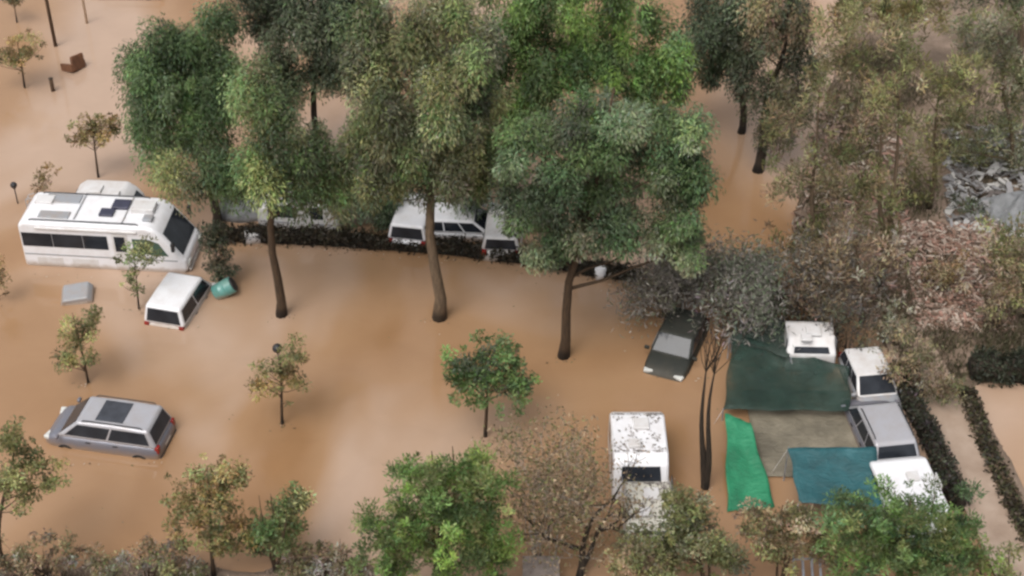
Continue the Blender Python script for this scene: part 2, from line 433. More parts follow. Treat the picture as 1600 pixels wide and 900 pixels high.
# leaf colours (linear)
GAIN = 2.0
GREEN = [(0.058, 0.092, 0.034), (0.076, 0.112, 0.040), (0.046, 0.078, 0.034)]
BRIGHT = [(0.088, 0.138, 0.030), (0.110, 0.160, 0.040), (0.060, 0.104, 0.028)]
BLUEG = [(0.056, 0.078, 0.042), (0.072, 0.094, 0.054), (0.094, 0.112, 0.070)]
OLIVE = [(0.098, 0.104, 0.040), (0.122, 0.122, 0.052), (0.074, 0.082, 0.034)]
GREYG = [(0.096, 0.098, 0.062), (0.126, 0.122, 0.082), (0.068, 0.074, 0.044), (0.165, 0.155, 0.112)]
DARKG = [(0.030, 0.038, 0.022), (0.040, 0.048, 0.028), (0.052, 0.058, 0.036)]
BROWN = [(0.150, 0.108, 0.066), (0.185, 0.142, 0.095), (0.112, 0.096, 0.050), (0.110, 0.078, 0.052)]
RUST = [(0.130, 0.088, 0.034), (0.105, 0.096, 0.036), (0.160, 0.105, 0.046)]
GREYB = [(0.120, 0.110, 0.098), (0.155, 0.142, 0.128), (0.090, 0.084, 0.074)]

def wiggle(a, b, n, amp):
    a, b = Vector(a), Vector(b); out = []
    o = Vector((random.uniform(-1, 1), random.uniform(-1, 1), random.uniform(-.4, .4)))
    for i in range(n + 1):
        t = i / n
        out.append(a.lerp(b, t) + o * amp * math.sin(math.pi * t) + Vector((random.uniform(-1, 1), random.uniform(-1, 1), 0)) * amp * 0.25 * (0 < t < 1))
    return out

def tree(name, label, base, lobes, cols, cat='tree', trunk=0.16, bk='bark', dens=1.0, clump=0.6, leaf=(0.19, 0.05), per=210, droop=0.9,
         hollow=2.2, hang=0.75, group=None, limbs=14, dy=0.0, stems=1, depth=1.0, spread=1.0, top=None, leafmat='leaf'):
    """base = photo pixel of the foot; lobes = [(u, v, ru, rv, dY)] crown lobes"""
    b = at(base[0], base[1]); bz = tz(b.x, b.y); 
    g = Vector((b.x, b.y, bz))
    ells = []
    for lo in lobes:
        u, v, ru, rv = lo[:4]; oy = lo[4] if len(lo) > 4 else 0.0
        c = at_y(u, v, b.y + dy + oy); s = ppm(c.y, c.z)
        cs = math.cos(PITCH)
        rx = ru / s; ry = rx * depth
        # seen height of an upright ellipsoid = sqrt((rz cos)^2 + (ry sin)^2)
        rz = math.sqrt(max((rv / s) ** 2 - (ry * 0.55) ** 2, (0.35 * rv / s) ** 2)) / 0.83
        ells.append(((c.x - g.x, c.y - g.y, max(c.z - g.z, 0.4)), (rx, ry, rz)))
    root = empty(name, g); tag(root, label, cat, group)
    arr, cents = puff(ells, cols, dens * (1.25 if name == 'tall_tree' else 1), clump, leaf, per, droop, hollow, spread, hang, 0.5 if name == 'tall_tree' else 0.0)
    keep = arr[0][:, 2] > 0.45
    arr = [x[keep] for x in arr]
    link_mesh('crown', leaf_mesh('crown', *arr), M[leafmat], root)
    # trunk up through the lobes
    mb = MB()
    cc = np.array([e[0] for e in ells]); zmax = max(e[0][2] + e[1][2] * 0.6 for e in ells); mean = cc.mean(0)
    for s_ in range(stems):
        off = Vector((random.uniform(-.25, .25), random.uniform(-.25, .25), 0)) * (s_ > 0) * 1.4
        tp = Vector((mean[0], mean[1], zmax if top is None else top)) + off * 1.6
        zl = min(e[0][2] - e[1][2] * 0.5 for e in ells); zl = max(zl, 0.5)
        n = 9; pts = []; rr = []
        for i in range(n + 1):
            t = i / n; z = t * tp.z
            k = sstep((z - 0.2 * zl) / max(tp.z - 0.2 * zl, .1))
            x = float(k) * tp.x + off.x * min(1, t * 4) + 0.5 * trunk * math.sin(z * 1.1 + s_); y = float(k) * tp.y + off.y * min(1, t * 4)
            pts.append((x, y, z)); rr.append(trunk * ((1 - 0.86 * t) + (0.35 if i == 0 else 0)))
        mb.tube(pts, rr, 8)
        sel = cents[rng.permutation(len(cents))[:max(3, limbs // stems)]]
        for q in sel:
            zt = max(0.25 * zl, min(q[2] - 0.35 * math.hypot(q[0] - pts[5][0], q[1] - pts[5][1]) - 0.3, tp.z * 0.95))
            i = min(n - 1, max(0, int(zt / tp.z * n))); t = min(1.0, max(0.0, (zt / tp.z * n) - i))
            s0 = Vector(pts[i]).lerp(Vector(pts[i + 1]), t); r0 = rr[i] * 0.45
            mb.tube(wiggle(s0, q, 4, 0.12 * (Vector(q) - s0).length), [r0, r0 * .8, r0 * .6, r0 * .42, r0 * .2], 5)
    mb.build('trunk', M[bk], root, smooth=True)
    return root

def grow(mb, p, d, ln, r, depth, tips, spreadf=0.7, up=0.12):
    n = 3; pts = [p]; cur = Vector(p); dd = Vector(d)
    for i in range(n):
        dd = (dd + Vector((random.gauss(0, .14), random.gauss(0, .14), random.gauss(0, .1) + up * 0.4))).normalized()
        cur = cur + dd * ln / n; pts.append(cur.copy())
    mb.tube(pts, [r, r * .88, r * .76, r * .62], 5 if depth > 1 else 4, cap=False)
    if depth == 0: tips.append(cur); return
    for k in range(random.choice((2, 3, 3))):
        nd = (dd + Vector((random.gauss(0, spreadf), random.gauss(0, spreadf), random.gauss(0, spreadf * .7) + up))).normalized()
        grow(mb, pts[random.choice((2, 3, 3))], nd, ln * random.uniform(.6, .85), r * .58, depth - 1, tips, spreadf, up)

def bare_tree(name, label, base, height, cols, dens, trunk=0.13, bk='bark_grey', cat='tree', depth=5, leanv=(0, 0), per=14, leaf=(0.16, 0.06), stems=1, group=None, spreadf=0.7, cl=0.3, seg0=0.36):
    b = at(*base); g = Vector((b.x, b.y, tz(b.x, b.y))); root = empty(name, g); tag(root, label, cat, group)
    mb = MB(); tips = []
    for s_ in range(stems):
        o = Vector((random.uniform(-.3, .3), random.uniform(-.3, .3), 0)) * (s_ > 0)
        d = Vector((leanv[0] + random.gauss(0, .12) * (stems > 1), leanv[1] + random.gauss(0, .12) * (stems > 1), 1)).normalized()
        grow(mb, o, d, height * seg0, trunk, depth, tips, spreadf)
    mb.build('trunk', M[bk], root, smooth=True)
    T = np.array([list(t) for t in tips]); T = T[rng.random(len(T)) < dens]
    if len(T):
        m = per; k = len(T)
        P = np.repeat(T, m, 0) + rng.normal(size=(k * m, 3)) * cl; P = P[P[:, 2] > 0.3]; n = len(P)
        C = np.array(cols)[rng.integers(len(cols), size=n)] * 1.9 * np.exp(rng.normal(size=(n, 1)) * .3)
        D = unit(n); D[:, 2] -= 0.3; Nn = unit(n); Nn[:, 2] += .5
        link_mesh('crown', leaf_mesh('crown', P, D, Nn, leaf[0] * (0.6 + 0.8 * rng.random(n)), leaf[1] * (0.6 + 0.8 * rng.random(n)), C), M['leaf'], root)
    return root

# ---- tall trees
tree('tall_tree', 'tall olive-green tree whose bare trunk rises from water beside the white motorhome', (438, 492),
     [(418, 205, 72, 88), (375, 255, 62, 55, .8), (462, 262, 58, 52, -.4), (405, 140, 40, 45), (300, 262, 55, 32, 1.0), (525, 288, 36, 30, .6), (475, 290, 45, 26, .5), (350, 280, 36, 26, 1.0), (505, 245, 45, 42, .6)],
     OLIVE[:1] + OLIVE[2:] + GREEN + GREYG[:1], trunk=0.22, top=11, group='tall trees of the flooded grove')
tree('tall_tree', 'tall grey-green tree with straight trunk in water below two white cars', (685, 497),
     [(655, 130, 88, 90), (700, 60, 75, 80), (610, 215, 58, 70, .8), (690, 225, 85, 70), (625, 275, 50, 40), (725, 262, 60, 42, .5), (640, 30, 60, 55, .8), (585, 60, 45, 60, .5), (590, 130, 45, 50, .5), (580, 270, 40, 40), (760, 160, 45, 60), (770, 240, 45, 50), (560, 200, 34, 45, .6), (560, 70, 40, 60, .8)],
     GREYG[:3] + OLIVE[:2] + GREEN[:2], trunk=0.26, bk='bark_pale', top=14, group='tall trees of the flooded grove')
tree('tall_tree', 'tall blue-green drooping tree with forked dark trunk beside small white drum', (879, 557),
     [(880, 230, 90, 75), (960, 210, 85, 70, .6), (1030, 240, 65, 70, .9), (830, 310, 62, 70, -.3), (930, 330, 85, 70), (1040, 330, 55, 60, .5), (862, 375, 58, 40), (985, 368, 60, 36, .5), (930, 362, 50, 28), (822, 330, 40, 45), (1072, 290, 45, 62, .6), (1062, 375, 44, 44, .6), (1065, 205, 42, 45, .6), (800, 240, 40, 55)],
     GREEN + BLUEG[1:] + GREYG[:1], trunk=0.21, bk='bark', top=12.5, hang=0.25, group='tall trees of the flooded grove')
tree('tall_tree', 'broad deep-green tree crown overhanging the water behind the motorhome roof', (338, 352),
     [(285, 100, 88, 78), (250, 160, 60, 75, -.4), (310, 190, 70, 65), (260, 225, 50, 40), (330, 60, 60, 60, .8), (345, 130, 45, 50), (225, 110, 40, 50), (240, 60, 40, 40)],
     GREEN + GREEN[:2] + BLUEG[1:2], trunk=0.22, bk='bark_dark', top=10, group='tall trees of the flooded grove')
tree('tall_tree', 'very dark green tree at top with slim trunk dropping to a tan gap', (499, 272),
     [(470, 40, 98, 85), (420, -30, 70, 60), (530, 90, 52, 55), (450, 110, 62, 38), (550, -10, 60, 55), (545, 40, 50, 50)],
     DARKG + BLUEG[:1], trunk=0.2, bk='bark_dark', top=11, group='tall trees of the flooded grove')
tree('tall_tree', 'large bright-green tree crown at the top middle of the grove', (905, 345),
     [(860, 60, 95, 80), (930, 110, 95, 75, -.5), (990, 60, 80, 80), (820, 140, 62, 70), (760, 90, 50, 70), (1060, 90, 50, 60), (800, 10, 60, 60), (910, -20, 90, 60), (1030, 150, 60, 60), (900, 180, 80, 45)],
     BRIGHT[:1] + BRIGHT[2:] + GREEN + OLIVE[2:], trunk=0.28, bk='bark_dark', top=13, group='tall trees of the flooded grove')
tree('tall_tree', 'dim brownish-green tree showing its black trunk between the grey-green and bright-green crowns', (716, 330),
     [(720, 150, 60, 85), (745, 230, 50, 60), (700, 40, 55, 60)],
     GREYG[:3] + BROWN[:1], trunk=0.2, bk='bark_dark', top=10, dens=.8, group='tall trees of the flooded grove')
tree('tall_tree', 'dark tree with black trunk standing before the pale gap of water', (1157, 207),
     [(1120, 40, 70, 60), (1180, -10, 80, 60), (1100, 85, 45, 38), (1160, 70, 62, 40)],
     DARKG + BLUEG[:2], trunk=0.19, bk='bark_dark', top=8, group='tall trees of the flooded grove')
tree('tall_tree', 'dark brown-green tree whose thick trunk ends at the orange water', (1182, 267),
     [(1215, 60, 60, 75), (1190, 130, 52, 42), (1250, 110, 45, 60), (1215, 190, 34, 40), (1240, 10, 60, 55)],
     DARKG + BROWN[2:] + OLIVE[2:], trunk=0.25, bk='bark_dark', top=9, dens=.75, group='tall trees of the flooded grove')
tree('tall_tree', 'green tree hanging low over the white cars behind the hedge', (600, 345),
     [(600, 290, 42, 45), (555, 300, 35, 30), (745, 285, 38, 28, -.3), (600, 325, 30, 26), (535, 310, 30, 24), (830, 325, 36, 36, -.3)],
     BLUEG + GREEN[2:], trunk=0.12, bk='bark_dark', top=4, group='tall trees of the flooded grove')
# ---- sparse brown-olive trees of the right bank
sp = dict(dens=.34, clump=.4, per=75, leaf=(0.26, 0.05), droop=-.5, hang=0.5, hollow=1.7, bk='bark_pale', limbs=16, leafmat='leaf', group='thin brownish trees on the bank')
tree('thin_tree', 'thin olive-brown tree between orange water and grey bare tree', (1262, 430), [(1290, 150, 70, 80), (1265, 250, 55, 75), (1320, 230, 50, 60), (1290, 330, 50, 55), (1228, 180, 40, 70), (1228, 290, 38, 70), (1225, 365, 36, 40), (1300, 60, 55, 55)], BROWN[:3] + OLIVE, trunk=.13, top=9, **sp)
tree('thin_tree', 'thin drab tree with yellow-green top above the debris heap', (1370, 450), [(1370, 110, 75, 70), (1400, 200, 70, 75), (1350, 290, 60, 70), (1400, 340, 55, 60), (1330, 40, 70, 50)], BROWN[:1] + BROWN[2:3] + OLIVE, trunk=.15, top=9, stems=2, **sp)
tree('thin_tree', 'thin brown tree standing over the grey van row', (1345, 505), [(1330, 370, 60, 60), (1375, 400, 45, 50), (1300, 420, 50, 50)], BROWN + GREYB[:1], trunk=.12, top=5, **sp)
tree('thin_tree', 'rust-olive tree rising before the strewn grey boards', (1450, 330), [(1440, 100, 62, 70), (1480, 170, 60, 60), (1450, 220, 50, 45), (1430, 280, 45, 50), (1500, 110, 50, 50)], BROWN[2:3] + RUST[1:2] + OLIVE, trunk=.12, top=7, **sp)
sp2 = dict(sp); sp2.update(dens=.75, group='leafy trees in the upper corner')
tree('leafy_tree', 'pale olive tree in the top right corner with white-grey flecked leaves', (1575, 270), [(1560, 80, 60, 55), (1600, 130, 50, 55), (1530, 30, 65, 45), (1570, 180, 55, 40), (1530, 235, 44, 40), (1500, 280, 30, 30), (1590, 240, 34, 34)], GREYG + OLIVE[:2], trunk=.14, top=6, **sp2)
tree('leafy_tree', 'yellow-green tree at the top edge behind the rust-olive tree', (1405, 120), [(1380, 10, 60, 42), (1440, 5, 60, 45), (1330, 5, 50, 40)], OLIVE + RUST[:1], trunk=.14, top=4.5, **sp2)
tree('leafy_tree', 'dark green tree cut by the top edge at the far right', (1590, 90), [(1580, -20, 45, 45), (1540, -25, 45, 35)], DARKG + GREEN[:1], trunk=.14, top=5, **sp2)
tree('leafy_tree', 'green bush-like tree at the right edge below the crumpled grey awning', (1600, 500), [(1595, 430, 42, 70), (1570, 380, 40, 45)], OLIVE + BROWN[:2], trunk=.1, top=3.5, **sp2)

# ---- small young trees standing in the flood
yg = 'young trees standing in the flood'
ys_ = dict(clump=.3, hang=0.0, per=135, leaf=(0.15, 0.055), droop=.1, hollow=2.0, limbs=16, group=yg)
tree('young_tree', 'small ragged brown-green tree beyond the motorhome roof', (153, 277), [(150, 205, 44, 30), (165, 185, 28, 18), (120, 215, 22, 14)], RUST + OLIVE[2:], trunk=.07, dens=.75, bk='bark', **ys_)
tree('young_tree', 'flat-topped brown tree near the floating brown chair', (38, 137), [(40, 82, 44, 20), (15, 90, 30, 16), (35, 60, 25, 14)], RUST + OLIVE[2:], trunk=.07, dens=.75, **ys_)
tree('young_tree', 'dark little tree cut off by the top left corner', (26, 35), [(20, 0, 20, 14)], DARKG + RUST[:1], trunk=.06, dens=.8, **ys_)
tree('young_tree', 'scrubby brown tree leaning at the rear corner of the motorhome', (52, 325), [(75, 272, 30, 12), (50, 285, 26, 12)], RUST + BROWN[2:], trunk=.06, dens=.6, **ys_)
tree('young_tree', 'open yellowish tree above the silver minivan', (137, 598), [(125, 525, 40, 34), (140, 495, 25, 18), (105, 565, 24, 22)], OLIVE + RUST[1:2], trunk=.065, dens=.6, **ys_)
tree('young_tree', 'small round olive tree alone in the middle of the brown water', (440, 662), [(445, 588, 44, 36), (462, 555, 26, 22), (418, 590, 26, 28)], OLIVE + RUST[:2], trunk=.075, dens=.62, **ys_)
tree('young_tree', 'dense round dark-green tree alone in water above the bare branches', (757, 682), [(765, 590, 66, 46), (725, 585, 35, 40), (812, 600, 40, 26), (760, 555, 48, 26)], GREEN + DARKG[2:] + BRIGHT[2:], trunk=.085, dens=1.1, clump=.34, per=120, hang=0.0, leaf=(0.16, 0.065), droop=.1, hollow=2.2, limbs=18, group=yg)
tree('young_tree', 'slender light-green tree growing in front of the motorhome door', (216, 482), [(212, 415, 30, 26), (225, 395, 26, 18), (200, 440, 20, 14)], OLIVE + GREEN[1:2], trunk=.055, dens=.6, **ys_)
tree('young_tree', 'thin twiggy shrub at the left edge below the motorhome', (-6, 470), [(-2, 425, 12, 36)], RUST, trunk=.05, dens=.6, **ys_)
tree('young_tree', 'loose olive tree in the bottom left corner', (4, 880), [(45, 715, 52, 42), (10, 680, 30, 30), (75, 755, 34, 26), (15, 760, 40, 40)], OLIVE + RUST[1:2], trunk=.09, dens=.6, **ys_)
tree('young_tree', 'rust-tinged open tree below the silver minivan', (335, 905), [(325, 760, 52, 48), (360, 740, 34, 30), (300, 800, 40, 42), (350, 830, 55, 40)], RUST + OLIVE, trunk=.08, dens=.7, **ys_)
tree('shrub', 'green spiky shrub beside the rust-tinged tree', (430, 895), [(430, 820, 50, 45), (460, 785, 25, 30), (400, 840, 34, 36)], OLIVE + GREEN[:2], cat='shrub', trunk=.06, dens=.9, stems=3, **{**ys_, 'group': 'shrubs along the near bank'})
tree('shrub', 'big lush bright-green bush at the bottom middle', (690, 960), [(680, 800, 92, 85), (610, 850, 68, 60), (740, 780, 66, 75), (700, 880, 100, 60), (650, 740, 50, 36), (770, 860, 40, 60)], BRIGHT[:1] + BRIGHT[2:] + GREEN[:2] + OLIVE[:1], cat='shrub', trunk=.1, stems=3, dens=1.0, clump=.34, per=190, hang=0.0, leaf=(0.17, 0.042), droop=-.4, hollow=2.4, limbs=24, group='shrubs along the near bank')
tree('shrub', 'big green bush at the bottom right below the teal tarp', (1420, 985), [(1420, 840, 85, 75), (1350, 860, 70, 60), (1470, 860, 66, 66), (1330, 800, 45, 30), (1500, 800, 34, 40), (1400, 790, 60, 30)], GREEN + BRIGHT[2:] + OLIVE[:1], cat='shrub', trunk=.1, stems=3, dens=1.0, clump=.34, per=190, hang=0.0, leaf=(0.17, 0.042), droop=-.3, hollow=2.4, limbs=24, group='shrubs along the near bank')
tree('shrub', 'olive shrub between the white trailer and the bright green tarp', (1100, 925), [(1090, 830, 45, 50), (1060, 790, 34, 40), (1120, 870, 50, 34), (1005, 850, 44, 34), (1045, 870, 40, 30)], OLIVE + GREYG[:1], cat='shrub', trunk=.06, stems=3, dens=1.3, **{**ys_, 'group': 'shrubs along the near bank'})
tree('shrub', 'brown withered shrub under the bright green tarp edge', (1215, 930), [(1215, 850, 42, 48), (1180, 815, 32, 24), (1250, 810, 36, 26), (1290, 850, 36, 40)], BROWN + OLIVE, cat='shrub', trunk=.06, stems=3, dens=1.3, **{**ys_, 'group': 'shrubs along the near bank'})
tree('shrub', 'olive-brown thicket at the bottom edge below the second caravan', (985, 960), [(985, 880, 46, 36), (1020, 890, 46, 34)], BROWN + OLIVE, cat='shrub', trunk=.06, stems=3, dens=1.0, **{**ys_, 'group': 'shrubs along the near bank'})
for lab, u, v in (('pinkish-brown scrub on the near bank at the bottom left corner', 70, 870), ('pinkish-brown scrub on the near bank below the rust-tinged tree', 235, 880), ('grey-pink scrub on the near bank beside the lush bright-green bush', 505, 880)):
    tree('shrub', lab, (u, v + 40), [(u, v - 8, 60, 28), (u + 50, v + 8, 45, 24), (u - 50, v + 8, 45, 24)], BROWN[:1] + BROWN[2:] + GREYB[:1] + OLIVE[2:], cat='shrub', trunk=.04, stems=3, dens=1.0, **{**ys_, 'group': 'shrubs along the near bank'})
tree('shrub', 'pale yellow-green shrub in the bottom right corner', (1570, 965), [(1560, 890, 45, 45), (1520, 870, 35, 40)], OLIVE + BRIGHT[1:2], cat='shrub', trunk=.05, stems=3, dens=.7, **{**ys_, 'group': 'shrubs along the near bank'})
tree('shrub', 'dark brown-green bush between the motorhome nose and the long hedge', (342, 440), [(340, 395, 24, 34), (330, 370, 22, 24), (350, 415, 18, 22)], DARKG + [BROWN[3]], cat='shrub', trunk=.06, stems=3, dens=1.1, **{**ys_, 'group': 'shrubs by the hedge'})
# ---- bare, grey and twiggy ones
bare_tree('bare_tree', 'bare brown tree with dark forked trunk beside the white trailer', (908, 905), 4.6, BROWN, .5, .17, 'bark_dark', leanv=(-.15, .1), per=8, group='bare trees')
bare_tree('bare_tree', 'pale twiggy half-bare tree between the lush bush and white trailer', (850, 890), 4.9, BROWN + OLIVE[:1], 1.0, .05, 'bark_grey', per=11, stems=4, leanv=(.05, .25), group='bare trees')
tree('bare_tree', 'grey thin-leaved tree with dark double trunk beside the green net', (1100, 762), [(1125, 500, 45, 40), (1145, 455, 48, 42), (1110, 465, 40, 36)], [tuple(q * .8 for q in c) for c in GREYB] + GREYG[2:3], trunk=.15, bk='bark_dark', stems=2, dens=.35, clump=.4, per=40, leaf=(.2, .045), droop=-.2, hollow=1.6, limbs=22, group='bare trees', top=6.2)
bare_tree('grey_tree', 'grey feathery tree hanging over the half-sunk dark car', (1050, 512), 4.0, GREYB + GREYG[:1], 1.0, .09, 'bark_grey', per=15, stems=3, leanv=(0, .1), group='bare trees', cl=.36, leaf=(.24, .05))
bare_tree('grey_tree', 'grey feathery tree over the far corner of the green net', (1150, 512), 4.0, GREYB + BLUEG[1:], 1.0, .09, 'bark_grey', per=15, stems=3, leanv=(-.05, .1), group='bare trees', cl=.36, leaf=(.24, .05))
bare_tree('grey_tree', 'brownish feathery tree behind the white camper on the net', (1270, 495), 3.6, GREYB + BROWN, 1.0, .08, 'bark_grey', per=16, stems=3, leanv=(0, .15), group='bare trees', cl=.36, leaf=(.24, .05))

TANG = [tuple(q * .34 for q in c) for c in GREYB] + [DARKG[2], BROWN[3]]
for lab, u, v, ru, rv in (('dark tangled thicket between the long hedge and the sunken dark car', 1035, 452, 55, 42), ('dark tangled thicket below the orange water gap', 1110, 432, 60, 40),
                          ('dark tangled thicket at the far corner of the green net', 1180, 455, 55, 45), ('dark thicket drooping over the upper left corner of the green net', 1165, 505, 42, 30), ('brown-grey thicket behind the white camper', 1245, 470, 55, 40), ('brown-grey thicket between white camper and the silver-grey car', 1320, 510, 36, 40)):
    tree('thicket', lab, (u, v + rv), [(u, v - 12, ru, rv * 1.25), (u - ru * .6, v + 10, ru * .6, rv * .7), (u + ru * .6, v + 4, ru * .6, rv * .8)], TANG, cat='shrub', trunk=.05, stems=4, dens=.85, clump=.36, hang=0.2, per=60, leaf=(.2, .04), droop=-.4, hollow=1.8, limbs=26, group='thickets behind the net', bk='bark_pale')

# ---- hedges
def hedge(name, label, pts, width, height, cols, group='hedges', leafd=900, corecol='bark_dark', leaf=(0.16, 0.08), cat='hedge'):
    P0 = [at(*p) for p in pts]; g = Vector((P0[0].x, P0[0].y, 0)); root = empty(name, g); tag(root, label, cat, group)
    rings = []; A = []; Bn = []
    L_ = sum((P0[i + 1] - P0[i]).length for i in range(len(P0) - 1)); n = max(6, int(L_ / 0.35))
    cum = np.concatenate(([0], np.cumsum([(P0[i + 1] - P0[i]).length for i in range(len(P0) - 1)])))
    for i in range(n + 1):
        s = L_ * i / n; x = np.interp(s, cum, [p.x for p in P0]); y = np.interp(s, cum, [p.y for p in P0])
        x2 = np.interp(min(s + .2, L_), cum, [p.x for p in P0]); y2 = np.interp(min(s + .2, L_), cum, [p.y for p in P0])
        if i == n: d = dprev
        else: d = Vector((x2 - x, y2 - y, 0)).normalized()
        dprev = d; nn = Vector((-d.y, d.x, 0)); zb = tz(x, y)
        hh = height * (0.72 + .55 * random.random()); ww = width * (.9 + .2 * random.random()) / 2
        if i in (0, n): hh *= .75; ww *= .7
        c = Vector((x, y, 0)) - g
        rings.append([(c + nn * (ww * a_)) .to_tuple()[:2] + (z_,) for a_, z_ in ((-1, zb), (-1.08, hh * .55), (-.75, hh * .93), (0, hh), (.75, hh * .93), (1.08, hh * .55), (1, zb))])
    MB().loft(rings).build('twigs', M[corecol], root, smooth=True)
    R = np.array(rings); m = int(leafd * L_)
    i = rng.integers(0, n, m); t = rng.random(m)[:, None]; j = rng.integers(0, 6, m); s = rng.random(m)[:, None]
    p = (R[i, j] * (1 - t) + R[i + 1, j] * t) * (1 - s) + (R[i, j + 1] * (1 - t) + R[i + 1, j + 1] * t) * s
    c0 = np.stack([R[i, 3, 0], R[i, 3, 1], R[i, 3, 2] * .5], 1); out = p - c0; out /= np.maximum(np.linalg.norm(out, axis=1, keepdims=True), 1e-5)
    p = p + out * (rng.random((m, 1)) ** 2.5 * .34 - .02) + rng.normal(size=(m, 3)) * .03
    C = np.array(cols)[rng.integers(len(cols), size=m)] * np.exp(rng.normal(size=(m, 1)) * .3) * (1 + .25 * np.sin(p[:, :1] * 3.1 + p[:, 1:2] * 2.3))
    link_mesh('foliage', leaf_mesh('foliage', p, out * .6 + unit(m), out + unit(m) * .7, leaf[0] * (.6 + .8 * rng.random(m)), leaf[1] * (.6 + .8 * rng.random(m)), C), M['leaf'], root)
    return root

HB = [(0.040, 0.030, 0.019), (0.055, 0.040, 0.024), (0.036, 0.034, 0.020)]
hedge('hedge', 'long low dark brown hedge along the far side of the open water', [(335, 372), (430, 374), (560, 381), (700, 392), (830, 408), (920, 424), (1000, 436)], .55, .42, HB)
hedge('hedge', 'dark clipped hedge with rounded end at the right edge', [(1512, 588), (1560, 590), (1640, 592)], .8, .95, DARKG + [(0.030, 0.034, 0.018)])
hedge('hedge', 'dark hedge between the row of vans and the dirt track', [(1392, 585), (1425, 645), (1455, 705), (1480, 765), (1500, 800)], .4, .75, DARKG + HB + [(.05, .035, .04)])
hedge('hedge', 'ragged brown hedge on the far side of the dirt track', [(1508, 615), (1530, 680), (1557, 745), (1590, 815), (1630, 895)], .34, .34, BROWN[2:] + OLIVE[2:] + HB)
for i, (u, v, ru, rv, cl, lab) in enumerate((
        (1430, 560, 42, 55, BROWN + OLIVE[2:], 'drab brown shrub at the head of the dirt track'),
        (1400, 500, 40, 45, BROWN[:2] + GREYG[1:], 'mottled pale shrub above the silver car row'),
        (1352, 545, 26, 24, BROWN + GREYG[:2], 'thin grey-brown shrub over the silver-grey car at the row head'),
        (1475, 600, 36, 36, OLIVE[2:] + BROWN[:3], 'olive shrub beside the clipped dark hedge'),
        (1520, 320, 30, 22, DARKG, 'dark rounded shrub beside the strewn grey boards'),
        (1480, 420, 40, 40, BROWN + RUST[:1], 'brown shrub at the edge of the debris heap'),
        (1560, 460, 30, 60, BROWN + OLIVE[:1], 'tall brown shrub to the far side of the debris heap'))):
    tree('shrub', lab, (u, v + rv), [(u, v, ru, rv), (u - ru * .5, v + rv * .3, ru * .6, rv * .5)], cl, cat='shrub', trunk=.05, stems=3, dens=.85, clump=.32, per=80, hang=0.0, leaf=(.17, .05), limbs=12, group='shrubs on the right bank', bk='bark_pale')

# ------------------------------------------------------------------ vehicles
WH = {}
def wheel(parent, x, y, r=.32, wd=.2):
    key = (r, wd)
    if key not in WH:
        a = MB(); prof = [(r * .62, -wd / 2), (r * .95, -wd / 2), (r, -wd / 4), (r, wd / 4), (r * .95, wd / 2), (r * .62, wd / 2)]; k = 20
        rings = [[(c * math.cos(t), y_, c * math.sin(t)) for c, y_ in prof] for t in [2 * math.pi * i / k for i in range(k + 1)]]
        n = 0
        for rg in rings: a.v += rg
        for i in range(k):
            for j in range(6):
                a.f.append((i * 6 + j, i * 6 + (j + 1) % 6, (i + 1) * 6 + (j + 1) % 6, (i + 1) * 6 + j))
        b = MB(); b.tube([(0, -wd * .4, 0), (0, -wd * .1, 0), (0, wd * .1, 0), (0, wd * .4, 0)], [r * .6, r * .5, r * .5, r * .6], 16)
        t_, m_ = a.mesh('tyre', True), b.mesh('rim', True); t_.materials.append(M['rubber']); m_.materials.append(M['chrome'])
        WH[key] = (t_, m_)
    o = link_mesh('wheel', WH[key][0], None, parent, (x, y, r)); link_mesh('rim', WH[key][1], None, o)

def pane(parent, name, pts, mat, off=0.006, thick=0.008):
    """flat pane standing slightly proud of the four corner points"""
    p = [Vector(q) for q in pts]; n = (p[1] - p[0]).cross(p[2] - p[0]).normalized()
    a = MB(); k = len(p); a.v = [tuple(q + n * off) for q in p] + [tuple(q + n * (off - thick)) for q in p]
    a.f = [tuple(range(k)), tuple(reversed(range(k, 2 * k)))] + [((i + 1) % k, i, k + i, k + (i + 1) % k) for i in range(k)]
    return a.build(name, mat, parent)

def lerp4(q, u, v): 
    a, b, c, d = [Vector(x) for x in q]; return (a.lerp(b, u)).lerp(d.lerp(c, u), v)

